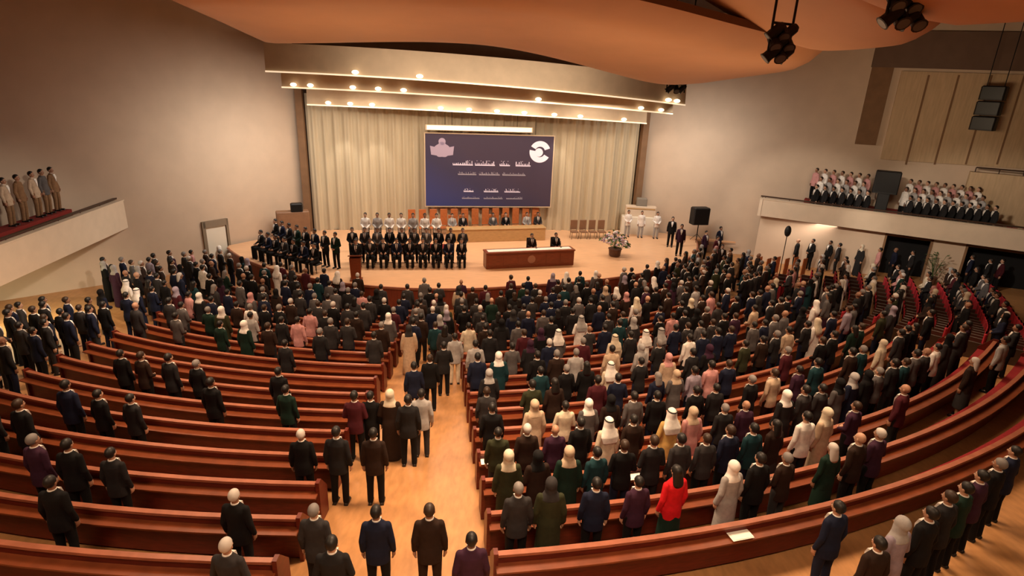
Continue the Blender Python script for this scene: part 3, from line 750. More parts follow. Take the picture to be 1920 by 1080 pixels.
SEATED_ROWS = [  # snapped to a bench row
 (418, 950, 'suit', 'side', 'black', 'black', 'white', 'white haired person in black jacket by the left rear benches', 1),
 (566, 806, 'suit', 'side', 'black', 'black', 'white', 'person with white hair and black jacket alone in the left benches', 1),
 (605, 822, 'suit', 'side', 'charcoal', 'black', 'black', 'person in charcoal jacket right beside the white haired one, left benches', 1),
 (535, 828, 'suit', 'side', 'dark brown', 'black', 'black', 'person in dark brown jacket left beside the white haired one, left benches', 1),
 (130, 722, 'suit', 'side', 'navy', 'black', 'black', 'person in navy suit, leftmost of three in a left bench', 1),
 (164, 728, 'suit', 'side', 'black', 'black', 'black', 'person in black suit, middle of three in a left bench', 1),
 (198, 734, 'suit', 'side', 'charcoal', 'black', 'black', 'person in charcoal suit, right of three in a left bench', 1),
 (240, 655, 'suit', 'side', 'black', 'black', 'black', 'person in black suit, leftmost of four in a middle left bench', 1),
 (268, 655, 'suit', 'clasp', 'dark brown', 'black', 'brown', 'person in dark brown suit, second of four in a middle left bench', 1),
 (297, 660, 'suit', 'side', 'charcoal', 'black', 'black', 'person in charcoal suit, third of four in a middle left bench', 1),
 (325, 664, 'suit', 'side', 'black', 'black', 'grey', 'grey haired person in black suit, last of four in a middle left bench', 1),
 (375, 728, 'suit', 'side', 'black', 'black', 'black', 'person in black suit alone at the middle of a left bench', 1),
 (525, 645, 'suit', 'side', 'charcoal', 'black', 'black', 'person in charcoal suit above the column of three in the left benches', 1),
 (524, 690, 'suit', 'side', 'black', 'black', 'black', 'person in black suit, middle of the column of three in the left benches', 1),
 (522, 738, 'suit', 'side', 'dark green', 'black', 'black', 'person in dark green jacket, lowest of the column of three in left benches', 1),
 (20, 735, 'suit', 'side', 'charcoal', 'black', 'black', 'person in charcoal suit at the far left bench end', 1),
 (55, 742, 'suit', 'side', 'black', 'black', 'brown', 'brown haired person in black suit near the far left bench end', 1),
 (18, 848, 'suit', 'side', 'plum', 'black', 'grey', 'grey haired person in plum jacket at the left edge of the rear benches', 1),
 (60, 850, 'suit', 'side', 'black', 'black', 'black', 'person in black suit, second from the left edge of the rear benches', 1),
 (100, 842, 'suit', 'side', 'charcoal', 'black', 'black', 'person in charcoal suit, third from the left edge of the rear benches', 1),
 (90, 905, 'suit', 'side', 'black', 'black', 'black', 'person in black suit one bench behind the dark group at the left edge', 1),
 (452, 612, 'dress', 'side', 'dark green', 'black', 'white', 'person in dark green robe with white headscarf, front left benches', 1),
 (950, 925, 'suit', 'side', 'dark grey', 'black', 'grey', 'grey haired person in dark grey suit at the aisle end of the last right bench', 1),
 (1005, 930, 'dress', 'side', 'olive green', 'black', 'dark grey', 'person in olive robe with dark grey headscarf over the last right bench', 1),
 (1062, 930, 'suit', 'side', 'navy', 'black', 'black', 'person in navy suit third from the aisle over the last right bench', 1),
 (1115, 928, 'suit', 'side', 'plum', 'black', 'black', 'person in plum jacket fourth from the aisle over the last right bench', 1),
 (1253, 772, 'robe', 'clasp', 'gold tan', 'gold tan', 'white', 'person in gold tan robe with white head cloth', 1),
 (1316, 782, 'dress', 'side', 'pink', 'pink', 'beige', 'person in pale pink robe right of the gold tan robe', 1),
 (1158, 632, 'robe', 'side', 'cream', 'cream', 'cream', 'person all in cream, farther of the two one behind the other', 1),
 (1190, 640, 'dress', 'side', 'light grey', 'cream', 'light grey', 'person in light grey robe beside the farther cream robe', 1),
 (1158, 690, 'robe', 'side', 'cream', 'cream', 'white', 'person in cream robe and white head cloth, nearer of the two', 1),
 (1250, 905, 'woman', 'side', 'red', 'dark green', 'black', 'person in bright red jacket and dark skirt near the last right bench', 1),
 (1535, 795, 'shirtman', 'side', 'white', 'charcoal', 'black', 'person in white shirt, left of the white pair in the right benches', 1),
 (1572, 785, 'dress', 'side', 'beige', 'beige', 'cream', 'person in beige robe, right of the white pair in the right benches', 1),
 (1612, 862, 'woman', 'side', 'dark green', 'dark green', 'white', 'white haired person in dark green dress at a right bench gap', 1),
 (1355, 855, 'dress', 'side', 'light grey', 'black', 'white', 'person with white headscarf and light grey robe below the pale pink robe', 1),
 (1004, 762, 'dress', 'side', 'beige', 'beige', 'beige', 'person all in beige, a few seats right of the aisle', 1),
 (915, 690, 'dress', 'side', 'charcoal', 'black', 'light grey', 'person with light grey headscarf and charcoal robe near the aisle end', 1),
 (896, 838, 'dress', 'side', 'olive green', 'black', 'cream', 'person with cream headscarf and olive robe at the aisle edge, rear right block', 1),
 (1020, 700, 'suit', 'side', 'teal', 'black', 'black', 'person in teal jacket among dark suits right of the aisle', 1),
 (1240, 660, 'dress', 'side', 'beige', 'beige', 'pink', 'person in beige robe with pink headscarf, centre of the right block', 1),
 (1310, 640, 'shirtman', 'side', 'white', 'charcoal', 'black', 'person in white shirt, centre of the right block', 1),
 (1425, 690, 'suit', 'side', 'beige', 'dark brown', 'brown', 'brown haired person in beige jacket, right block', 1),
 (1530, 680, 'suit', 'side', 'teal', 'black', 'black', 'person in teal jacket toward the right of the right block', 1),
 (1730, 640, 'shirtman', 'side', 'white', 'black', 'black', 'person in white shirt in the far right benches', 1),
 (1660, 640, 'dress', 'side', 'cream', 'cream', 'cream', 'person all in cream in the far right benches', 1),
 (1900, 640, 'shirtman', 'side', 'light grey', 'black', 'black', 'person in light grey shirt near the right edge', 1),
 (1395, 640, 'suit', 'side', 'olive green', 'black', 'black', 'person in olive jacket, centre of the right block', 1),
]
ROWLIST = {}   # (row, block) -> list of dicts
def add_row(k, t, d):
    blk = 'L' if t < 5 else 'R'; d.update(k=k, t=t, blk=blk); ROWLIST.setdefault((k, blk), []).append(d)
STAND = .60
HEADZ = 1.64
for (px, py, kind, pose, top, low, hh, words_, snap) in SPECIAL:
    p = atfloor(px, py, HEADZ); x, y = p.x, p.y
    OCC.append((x, y))
    person(kind, pose, (x, y, fzxy(x, y)), toC(x, y) + rnd.uniform(-.12, .12), words_, 'people standing in the aisles', top, low, hair=hh if hh in hairm else 'black', head=hh if hh in fab else 'white', size=rnd.uniform(.97, 1.03))
for (px, py, kind, pose, top, low, hh, words_, snap) in SEATED_ROWS:
    p = atfloor(px, py, HEADZ); R, t = pol(p.x, p.y)
    k = min(range(15), key=lambda i: abs(ROWS[i] - STAND - R))
    Rr = ROWS[k] - STAND
    lim = (tL(ROWS[k]) + .9, AL - .8) if t < 5 else (AR + .8, 80)
    t = max(lim[0], min(lim[1], t))
    x, y = P2(Rr, t)
    for _ in range(6):
        if free(x, y, .52): break
        t += math.degrees(.30 / Rr); x, y = P2(Rr, t)
    OCC.append((x, y))
    add_row(k, t, dict(x=x, y=y, kind=kind, pose=pose, top=top, low=low, hh=hh, label=words_, special=True))
    
# ---- the rest of the audience fills the benches
def rand_look():
    u = rnd.random()
    if u < .58: kind = 'suit'
    elif u < .66: kind = 'bald'
    elif u < .78: kind = 'dress'
    elif u < .86: kind = 'woman'
    elif u < .95: kind = 'shirtman'
    else: kind = 'robe'
    dark = ['black'] * 5 + ['charcoal'] * 5 + ['navy'] * 3 + ['dark brown'] * 3 + ['dark grey'] * 4 + ['maroon', 'olive green', 'dark green', 'plum', 'grey', 'teal'] + ['grey']
    mid = ['grey', 'light grey', 'beige', 'white', 'cream', 'lilac grey', 'pink', 'olive green', 'tan brown', 'maroon', 'dark grey']
    top = rnd.choice(dark)
    if kind == 'shirtman': top = rnd.choice(mid)
    if kind == 'dress': top = rnd.choice(dark + ['beige', 'plum', 'grey', 'grey', 'maroon'])
    if kind == 'robe': top = rnd.choice(['cream', 'white', 'dark brown', 'grey', 'black', 'beige'])
    low = rnd.choice(['black', 'charcoal', 'dark grey', 'navy']) if kind != 'woman' else rnd.choice(['black', 'charcoal', 'plum', 'dark brown', 'dark grey'])
    hh = rnd.choice(['black'] * 7 + ['brown'] * 2 + ['grey'] * 2 + ['white'])
    if kind in ('dress', 'robe'): hh = rnd.choice(['white', 'white', 'cream', 'light grey', 'black', 'black', 'plum', 'beige', 'lilac grey', 'pink', 'dark grey'])
    if kind == 'robe': hh = rnd.choice(['white', 'white', 'light grey', 'cream'])
    return dict(kind=kind, pose=rnd.choice(('side', 'side', 'clasp')), top=top, low=low, hh=hh)
def inside(x, y):
    if x < -12.6 and y > 5: return False
    # stay in front of the right balcony wall
    q = Vector((x, y)) - RGA; return q.dot(gnr) > .6
for k in range(15):
    R = ROWS[k]; Rr = R - STAND
    for blk, a, b in (('L', tL(R) + .8, AL - .7), ('R', AR + .7, tR(R) - .7)):
        t = a; step = math.degrees((.56 if k < 3 else .54) / Rr)
        while t < b:
            dens = .93
            if blk == 'L': dens = 0.0 if k <= 7 else (.35 if k == 8 else .70 if k == 9 else .9)
            elif k == 0: dens = .95 if t < 13 else (.80 if t < 21 else .14)
            elif k == 1: dens = .97 if t < 25 else (.22 if t < 36 else .3)
            elif k == 2: dens = .97 if t < 27 else (.40 if t < 34 else .5)
            elif k <= 4: dens = .95 if t < 26 else .68
            elif t > 38: dens = .80
            else: dens = .98
            tt = t + rnd.uniform(-.04, .06) * step; x, y = P2(Rr + rnd.uniform(-.03, .03), tt)
            if rnd.random() < dens and free(x, y, .525) and inside(x, y) and Rr > Rst(tt) + .45:
                OCC.append((x, y)); d = rand_look(); d.update(x=x, y=y); add_row(k, tt, d)
            t += step
BLK = {'L': 'left', 'R': 'right'}
ROWMATES = []
for (k, blk), lst in ROWLIST.items():
    lst.sort(key=lambda d: -d['t'] if blk == 'L' else d['t'])
    for i, d in enumerate(lst):
        px, py, z = proj((d['x'], d['y'], fzxy(d['x'], d['y']) + 1.55))
        d['d'] = math.hypot(math.hypot(d['x'], d['y']), 6); d['vis'] = -30 < px < 1950 and 0 < py < 1120; d['n'] = i + 1
        ROWMATES.append(d)
ROWMATES.sort(key=lambda d: (not d.get('special'), d['d']))

# ---- people standing along the left wall, and at the ends of the stage
SIDE = []
for i, (px, py) in enumerate([(18, 578), (48, 572), (80, 562), (112, 582), (34, 606), (72, 600), (165, 560), (188, 545), (12, 640), (58, 636), (100, 622), (150, 606), (182, 582), (140, 640), (236, 528), (256, 545), (300, 500), (322, 492), (345, 478), (310, 530), (350, 520), (384, 470), (412, 470), (368, 498), (400, 500), (430, 478), (285, 560), (330, 548)]):
    p = atfloor(px, py, HEADZ); x, y = p.x, p.y
    for _ in range(20):
        q = Vector((x, y)); 
        if (q - BA).dot(LN) > .5 and free(x, y, .5) and not (pol(x, y)[0] < Rst(pol(x, y)[1]) + .35): break
        x += .12 if (q - BA).dot(LN) <= .5 else rnd.uniform(-.15, .15); y += -.25 if pol(x, y)[0] < Rst(pol(x, y)[1]) + .35 else rnd.uniform(-.15, .15)
    if pol(x, y)[0] > 14.4 and x > -12.95: x = -12.95
    while not free(x, y, .54): y -= .12
    OCC.append((x, y)); SIDE.append((x, y))
def looks(d):
    k = d['kind']
    if k == 'suit': return ('' if d['hh'] == 'black' else d['hh'] + ' haired ') + 'person in %s suit' % d['top']
    if k == 'bald': return 'bald person in %s suit' % d['top']
    if k == 'dress': return '%s robe, %s headscarf' % (d['top'], d['hh'])
    if k == 'robe': return '%s robe, %s head cloth' % (d['top'], d['hh'])
    if k == 'woman': return 'long haired person in %s jacket' % d['top']
    return 'person in %s shirt' % d['top']
def emit(d, loc, yaw, label, group, size=None):
    hh = d['hh']
    return person(d['kind'], d['pose'], loc, yaw, label, group, d['top'], d['low'], hair=hh if hh in hairm else 'black', head=hh if hh in fab else 'white', size=size or rnd.uniform(.955, 1.035))
SIDE.sort(key=lambda p: p[1])
for i, (x, y) in enumerate(SIDE):
    d = rand_look()
    if d['kind'] in ('robe', 'dress') and rnd.random() < .7: d.update(kind='suit', top=rnd.choice(['black', 'charcoal', 'navy']), hh='black')
    d['top'] = rnd.choice(['black', 'charcoal', 'navy', 'dark grey', 'black', 'dark brown', d['top']])
    emit(d, (x, y, fzxy(x, y)), toC(x, y) + rnd.uniform(-.3, .3), looks(d) + ', left side aisle, %s from the rear' % ordw(i + 1), 'people standing in the left side aisle')

# ------------------------------------------------------------------ on the stage
OUT = Vector((.18, -.98)).normalized()          # stage faces the hall this way
YO = math.atan2(-OUT.x, OUT.y)
ST = 1.0
def at_st(px, py, h): return atz(px, py, ST + h)
SR = math.atan2(BD.y, BD.x)
# stool-like black music chairs
def make_chair(name, label, cat, loc, rz, mseat, group, high=0.0):
    OCC.append((loc[0], loc[1]))
    th = thing(name, label, cat, loc, rz, group)
    m1 = MB(); m1.bbox((0, 0, .415), (.44, .44, .07), 0, .02); m1.build('seat', mseat, th)
    m1 = MB(); m1.bbox((0, -.21, .74 + high / 2), (.42, .05, .46 + high), 0, .02); m1.build('backrest', mseat, th)
    for sx in (-1, 1):
        for sy in (-1, 1):
            m1 = MB(); m1.tube((.19 * sx, .19 * sy, 0), (.18 * sx, .18 * sy, .39), .014, 8); m1.build('leg', m_blackmetal, th)
    m1 = MB(); 
    for sx in (-1, 1): m1.tube((.17 * sx, -.19, .40), (.17 * sx, -.225, .80), .013, 8)
    m1.build('back_support', m_blackmetal, th)
    return th
def seated(px, py, top, label, group, yaw, chair=None, floor=ST, hair='black', dx=0, lab=None):
    p = atz(px, py, floor + 1.17)
    person('seated', 'seated', (p.x, p.y, floor - .355), yaw, label, group, top, 'black', hair=hair, size=1.0)
    if chair: make_chair('chair', lab, 'chair', (p.x, p.y, floor), yaw, m_black, chair)
    return p

def onstage(p):
    for _ in range(60):
        R, t = pol(p.x, p.y)
        if R < Rst(t) - .45: break
        p = p + (Vector((CX, CY)) - p).normalized() * .08
    return p
# choir risers
c0 = at_st(752, 403, .32 + HEADZ)
rz_ = SR - .03
ris = thing('choir_riser', 'low dark carpeted riser under the white robed choir row', 'riser', (c0.x, c0.y, ST), rz_)
m1 = MB(); m1.bbox((0, 0, .15), (4.6, .95, .30), 0, .02); m1.build('platform', m_rail, ris)
m1 = MB(); m1.box((0, 0, .305), (4.5, .9, .012)); m1.build('carpet', m_redcarpet, ris)
NB = 7
for i in range(NB):
    px = 697 + i * 15.2; p = Vector((c0.x, c0.y)) + Vector((math.cos(rz_), math.sin(rz_))) * ((i - (NB - 1) / 2) * .60)
    person('shirtman', 'clasp', (p.x, p.y, ST + .313), YO + rnd.uniform(-.1, .1), 'choir singer, person in %s shirt, %s from the left in the back choir row' % ('light grey' if i % 3 == 1 else 'white', ordw(i + 1)), 'singers in the back choir row', 'light grey' if i % 3 == 1 else 'white', 'black', sk=i % 3)
c1 = at_st(765, 431, HEADZ)
NF = 10
for i in range(NF):
    p = Vector((c1.x, c1.y)) + Vector((math.cos(rz_), math.sin(rz_))) * ((i - (NF - 1) / 2) * .59)
    tp = ['charcoal', 'dark grey', 'grey', 'black'][i % 4]
    person('tiesuit' if i % 2 else 'suit', 'clasp', (p.x, p.y, ST), YO + rnd.uniform(-.1, .1), 'person in %s suit, %s from the left in the standing middle choir row' % (tp, ordw(i + 1)), 'singers in the middle choir row', tp, 'black', sk=i % 3)
c2 = at_st(768, 455, 1.17)
for i in range(9):
    p = Vector((c2.x, c2.y)) + Vector((math.cos(rz_), math.sin(rz_))) * ((i - 4) * .62)
    tp = ['black', 'charcoal', 'black', 'navy'][i % 4]
    person('seated', 'seated', (p.x, p.y, ST - .355), YO, 'seated person in %s suit, %s from the left in the front choir row' % (tp, ordw(i + 1)), 'seated musicians before the choir', tp, 'black', sk=(i + 1) % 3)
    make_chair('chair', 'black chair under the %s seated musician from the left' % ordw(i + 1), 'chair', (p.x, p.y, ST), YO, m_black, 'chairs of the seated musicians')
# left group
for i in range(8):
    p = Vector(P2(11.3, -41 + i * 3.05)); tp = ['black', 'navy', 'charcoal', 'dark green'][i % 4]
    person('suit', 'clasp', (p.x, p.y, ST), toC(p.x, p.y) + math.pi, 'person in %s suit, %s from left in the standing group beside the choir' % (tp, ordw(i + 1)), 'group standing left of the choir', tp, 'black', sk=i % 3)
for i in range(7):
    tp = ['black', 'navy', 'black', 'dark grey'][i % 4]; p = Vector(P2(12.25, -39.5 + i * 2.95))
    person('seated', 'seated', (p.x, p.y, ST - .355), toC(p.x, p.y) + math.pi, 'seated person in %s suit, %s from the left, far left of the stage' % (tp, ordw(i + 1)), 'seated group at the left of the stage', tp, 'black', sk=i % 3)
    make_chair('chair', 'black chair under the %s seated person at the stage left' % ordw(i + 1), 'chair', (p.x, p.y, ST), toC(p.x, p.y) + math.pi, m_black, 'chairs at the left of the stage')
# lectern and its speaker
lp_ = onstage(atz(646, 540, ST).to_2d()); 
lec = thing('lectern', 'dark mahogany lectern at the front left of the stage', 'lectern', (lp_.x, lp_.y, ST), YO + math.pi)
m1 = MB(); m1.rings([[(-.27, -.2, 0), (.27, -.2, 0), (.27, .2, 0), (-.27, .2, 0)], [(-.27, -.2, .06), (.27, -.2, .06), (.27, .2, .06), (-.27, .2, .06)], [(-.21, -.15, .08), (.21, -.15, .08), (.21, .15, .08), (-.21, .15, .08)], [(-.25, -.19, 1.05), (.25, -.19, 1.05), (.25, .19, 1.05), (-.25, .19, 1.05)]]); m1.build('body', m_desk, lec)
m1 = MB(); m1.box((0, .02, 1.12), (.60, .48, .04), 0, R_(-14)); m1.build('reading_top', m_desk, lec)
m1 = MB(); m1.tube((.1, .0, 1.12), (.06, .08, 1.38), .008, 6); m1.ell((.06, .085, 1.39), (.02, .02, .03), 8, 6); m1.build('microphone', m_black, lec)
q = Vector((lp_.x, lp_.y)) - OUT * .50
person('tiesuit', 'clasp', (q.x, q.y, ST), YO, 'speaker, person in black suit standing at the lectern', 'people on the stage', 'black', 'black', sk=1)

# mahogany desk with two seated men
da, db = atz(910, 505, ST), atz(1076, 497, ST)
dc = (da + db) / 2; dw = (db - da).to_2d().length; dz_ = math.atan2(db.y - da.y, db.x - da.x)
dk = thing('speakers_desk', 'long mahogany desk with white runner at the centre of the stage', 'desk', (dc.x, dc.y, ST), dz_)
m1 = MB(); m1.bbox((0, .28, .80), (dw, .74, .06), 0, .02); m1.build('desk_top', m_desk, dk)
m1 = MB(); m1.box((0, .0, .40), (dw - .1, .05, .78)); 
for i in range(6):
    x = (i - 2.5) * (dw - .2) / 6; m1.box((x, -.03, .40), ((dw - .2) / 6 - .12, .02, .56))
m1.build('front_panel', m_desk, dk)
for s in (-1, 1):
    m1 = MB(); m1.box((s * (dw / 2 - .06), .30, .40), (.06, .60, .76)); m1.build('side_panel', m_desk, dk)
m1 = MB(); m1.box((0, .28, .836), (dw - .3, .40, .008)); m1.build('runner', m_cloth_w, dk)
m1 = MB(); m1.rings([[Vector((.02 + .20 * math.cos(a * math.pi / 10), y, .42 + .20 * math.sin(a * math.pi / 10))) for a in range(20)] for y in (-.055, -.04)]); m1.build('emblem', mat('emblem_bronze', (.36, .17, .11), .5), dk)
du = Vector((math.cos(dz_), math.sin(dz_))); dn = Vector((-du.y, du.x))
for px, nm, tp in ((988, 'left', 'dark brown'), (1034, 'right', 'black')):
    s = (atz(px, 480, ST) - dc).to_2d().dot(du); q = dc.to_2d() + du * s + dn * 1.22
    person('seated', 'seated', (q.x, q.y, ST - .355), dz_ + math.pi, 'person in %s suit seated behind the mahogany desk, %s of two' % (tp, nm), 'people behind the mahogany desk', tp, 'black', sk=1)
    make_chair('chair', 'black chair behind the mahogany desk, %s of two' % nm, 'chair', (q.x, q.y, ST), dz_ + math.pi, m_black, 'chairs behind the mahogany desk', .15)
    m1 = thing('microphone', 'slim black desk microphone before the %s person at the desk' % nm, 'microphone', (q.x - dn.x * .80, q.y - dn.y * .80, ST + .842), dz_, 'desk microphones')
    a = MB(); a.lathe((0, 0, 0), [(.05, 0), (.05, .015), (.012, .025)]); a.build('base', m_black, m1)
    a = MB(); a.tube((0, 0, .02), (0, .06, .26), .006, 6); a.ell((0, .063, .275), (.015, .015, .022), 8, 6); a.build('gooseneck', m_black, m1)

# presidium: tan table, six seated people, high orange chairs behind
pa, pb = atz(838, 452, ST), atz(1020, 447, ST)
pc = (pa + pb) / 2; pc = pc + Vector((BN.x, BN.y, 0)) * .4; pw = (pb - pa).to_2d().length; pz = math.atan2(pb.y - pa.y, pb.x - pa.x)
pt = thing('presidium_table', 'long tan veneered table in front of the blue slide', 'table', (pc.x, pc.y, ST), pz)
m1 = MB(); m1.bbox((0, .3, .74), (pw, .7, .06), 0, .02); m1.build('table_top', m_tanwood, pt)
m1 = MB(); m1.box((0, 0, .36), (pw - .1, .05, .70)); m1.build('front_panel', m_tanwood, pt)
for s in (-1, 1):
    m1 = MB(); m1.box((s * (pw / 2 - .06), .30, .36), (.06, .58, .70)); m1.build('side_panel', m_tanwood, pt)
pu = Vector((math.cos(pz), math.sin(pz))); pn = Vector((-pu.y, pu.x))
for i, px in enumerate((845, 865, 921, 945, 985, 1006)):
    s = (atz(px, 440, ST) - pc).to_2d().dot(pu); q = pc.to_2d() + pu * s + pn * 1.22
    tp = ['light grey', 'charcoal', 'grey', 'black', 'light grey', 'dark grey'][i]
    person('seated', 'seated', (q.x, q.y, ST - .355), pz + math.pi, 'person in %s jacket seated at the tan table, %s from the left' % (tp, ordw(i + 1)), 'people seated at the tan table', tp, 'black', sk=i % 3)
    make_chair('chair', 'orange leather chair under the %s person at the tan table' % ordw(i + 1), 'chair', (q.x, q.y, ST), pz + math.pi, m_chair, 'chairs at the tan table', .30)
hb = pc.to_2d() + pn * 1.92 - pu * .9
for i in range(13):
    q = hb + pu * ((i - 6) * .62)
    make_chair('chair', 'high backed orange leather chair below the slide, %s from the left' % ordw(i + 1), 'chair', (q.x, q.y, ST), pz + math.pi, m_chair, 'high backed chairs below the slide', .50)

# slide: hanging projection screen
sa = onplane(797, 252, BA + BN * .62, BB + BN * .62); sb = onplane(1039, 254, BA + BN * .62, BB + BN * .62); sl = onplane(830, 386, BA + BN * .62, BB + BN * .62)
sw = (sb - sa).to_2d().length; sh = (sa.z + sb.z) / 2 - sl.z; scn = ((sa + sb) / 2).to_2d(); sz = (sa.z + sb.z) / 2 - sh / 2
scr = thing('projection_screen', 'large dark blue projected slide with white lettering behind the stage', 'screen', (scn.x, scn.y, sz), SR)
m1 = MB(); m1.box((0, 0, 0), (sw, .04, sh)); m1.build('slide', m_screen, scr)
m1 = MB(); 
for x, y, w, h in ((0, sh / 2 + .03, sw + .12, .06), (0, -sh / 2 - .03, sw + .12, .06), (-sw / 2 - .03, 0, .06, sh), (sw / 2 + .03, 0, .06, sh)): m1.box((x, .005, y), (w, .06, h))
m1.build('screen_frame', m_band, scr)
for s in (-.35, .35):
    m1 = MB(); m1.tube((sw * s, .04, sh / 2), (sw * s, .04, 8.3 - sz), .012, 6); m1.build('hanger', m_blackmetal, scr)
def U(px): return (px - 918.5) / 243 * sw
def V(py): return (319 - py) / 134 * sh
lr = random.Random(4)
def line(name, words_, py, h, m):   # soft, unreadable lettering: joined strokes of uneven height, word by word
    m1 = MB()
    for a, b in words_:
        x = U(a); e = U(b); m1.box(((x + e) / 2, -.026, V(py) - h * .32), (e - x, .010, h * .26))
        while x < e - h * .3:
            w = lr.uniform(.10, .22) * h; hh = lr.choice((.5, .6, .6, .95, 1.0)) * h
            m1.box((x + w / 2, -.028, V(py) - h * .45 + hh / 2), (w, .012, hh)); x += w + lr.uniform(.16, .34) * h
            if lr.random() < .25: m1.box((x, -.028, V(py) + h * .62), (.12 * h, .012, .12 * h))
    m1.build(name, m, scr)
line('title_lettering', [(848, 886), (890, 928), (937, 957), (968, 997)], 305, .26, m_text)
line('subtitle_lettering', [(858, 893), (898, 938), (943, 988)], 324, .17, m_text2)
line('date_lettering', [(869, 888), (908, 936), (948, 979)], 356, .19, m_text)
line('footer_lettering', [(866, 900), (908, 945), (952, 984)], 370, .12, m_text2)
def disc(mb, cx, cz, r, y, n=28, wob=0):
    mb.rings([[Vector((cx + r * (1 + wob * math.sin(5 * a * math.pi * 2 / n)) * math.cos(a * math.pi * 2 / n), yy, cz + r * (1 + wob * math.sin(5 * a * math.pi * 2 / n)) * math.sin(a * math.pi * 2 / n))) for a in range(n)] for yy in (y, y + .012)])
m1 = MB(); disc(m1, U(828), V(281), .42, -.034, wob=.08)
for s in (-1, 1): m1.rings([[(U(828) + s * .1, y, V(278)), (U(828) + s * .68, y, V(274)), (U(828) + s * .62, y, V(290)), (U(828) + s * .2, y, V(292))] for y in (-.036, -.024)])
disc(m1, U(828), V(266), .20, -.034); m1.build('emblem', m_logo, scr)
m1 = MB()
for a0, a1 in ((20, 150), (170, 330)):
    n = 16; m1.rings([[(U(1014) + r * math.cos(R_(a)), y, V(281) + r * math.sin(R_(a))) for r, y in ((.30, -.036), (.62, -.036), (.62, -.024), (.30, -.024))] for a in [a0 + (a1 - a0) * i / n for i in range(n + 1)]])
disc(m1, U(1012), V(282), .24, -.036); m1.build('emblem', m_logo2, scr)
# light trough over the screen
lt = thing('screen_light_trough', 'slim glowing light trough above the blue slide', 'light', (scn.x + BN.x * .3, scn.y + BN.y * .3, sz + sh / 2 + .35), SR)
m1 = MB(); m1.box((-.65, .08, 0), (sw * .82, .16, .30)); m1.build('housing', m_band, lt)
m1 = MB(); m1.box((-.65, -.02, 0), (sw * .80, .04, .24)); m1.build('diffuser', m_strip, lt)
for s in (-.3, .2):
    m1 = MB(); m1.tube((sw * s, .08, .1), (sw * s, .08, 8.3 - sz - sh / 2 - .35), .012, 6); m1.build('hanger', m_blackmetal, lt)

# brown upright case with projector, stage left
q = atz(524, 440, ST); q = q + Vector((.5 + LN.x * .7, -.15 + LN.y * .7, 0))
bx = thing('instrument_case', 'tall brown case at the left wall of the stage behind the seated group', 'case', (q.x, q.y, ST), SR + .25)
m1 = MB(); m1.bbox((0, 0, .80), (1.7, .6, 1.44), 0, .04); m1.build('body', m_brownbox, bx)
m1 = MB(); m1.box((0, -.31, .9), (1.5, .02, 1.0)); m1.build('front_panel', m_brownbox, bx)
for sx in (-1, 1):
    m1 = MB(); m1.lathe((.7 * sx, 0, 0), [(.05, 0), (.06, .03), (.05, .08)], 10); m1.build('foot', m_black, bx)
pj = thing('loudspeaker', 'small black monitor loudspeaker on top of the brown case', 'speaker', (q.x + .25, q.y, ST + 1.521), SR + .25)
m1 = MB(); m1.bbox((0, 0, .22), (.62, .42, .44), 0, .05); m1.build('cabinet', m_black, pj)
m1 = MB(); m1.box((0, -.215, .22), (.5, .02, .34)); m1.build('grille', m_blackmetal, pj)

# white tiered rostrum with three people in front, stage right
ra = atz(1204, 446, ST); 
rc = ra.to_2d() - OUT * .55; rr = SR - .25
ru = Vector((math.cos(rr), math.sin(rr))); rn = Vector((-ru.y, ru.x))
tr = thing('tiered_rostrum', 'white stepped rostrum at the right of the stage with grey box on top', 'rostrum', (rc.x + rn.x * .5, rc.y + rn.y * .5, ST), rr)
m1 = MB(); m1.bbox((0, 0, .55), (2.2, .6, 1.1), 0, .03); m1.build('lower_tier', m_white, tr)
m1 = MB(); m1.bbox((0, .05, 1.42), (1.85, .5, .64), 0, .03); m1.build('upper_tier', m_parapet, tr)
m1 = MB(); m1.box((0, -.21, 1.60), (1.7, .03, .06)); m1.build('shelf_lip', m_tanwood, tr)
m1 = MB(); m1.bbox((.02, .05, 1.98), (.62, .40, .48), 0, .03); m1.build('top_box', mat('grey_box', (.24, .21, .17), .6), tr)
for i, px in enumerate((1181, 1205, 1233)):
    s = (px - 1205) * .033; p = rc + ru * s - rn * .45
    person('shirtman', 'clasp' if i != 1 else 'side', (p.x, p.y, ST), YO - .15, 'person in white shirt before the white rostrum, %s of three' % ('left', 'middle', 'right')[i], 'people before the white rostrum', 'white', 'light grey', sk=1, size=.93)

# lilac flower arrangement
fp = atz(1152, 480, ST)
fa = thing('flower_arrangement', 'large lilac and white flower arrangement in a dark pot on the right stage', 'flowers', (fp.x, fp.y, ST))
m1 = MB(); m1.lathe((0, 0, 0), [(.22, 0), (.30, .05), (.34, .38), (.38, .42), (.34, .44)], 18); m1.build('pot', m_pot, fa)
fr = random.Random(7); mp = MB(); ml = MB()
for i in range(150):
    a = fr.uniform(0, 6.28); r = fr.random() ** .6 * .80; h = .55 + (1 - (r / .85) ** 2) * .85 * fr.uniform(.4, 1) + .25 * math.cos(a + 2.4) * r
    c = (r * math.cos(a), r * .8 * math.sin(a), h)
    if i % 3: 
        s = fr.uniform(.05, .085); mp.cur = 1 if fr.random() < .3 else 0; mp.ell(c, (s, s, s * .7), 7, 4)
    else: ml.rings([[(c[0], c[1], c[2]), (c[0] + .02, c[1], c[2])], [(c[0] * 1.1 - .06, c[1] * 1.1 + .05, c[2] + .05), (c[0] * 1.1 + .06, c[1] * 1.1 - .05, c[2] + .06)], [(c[0] * 1.25, c[1] * 1.25, c[2] - .05), (c[0] * 1.25 + .02, c[1] * 1.25, c[2] - .05)]], cap=False, closed=False)
    if i % 5 == 0: ml.tube((0, 0, .42), c, .008, 5)
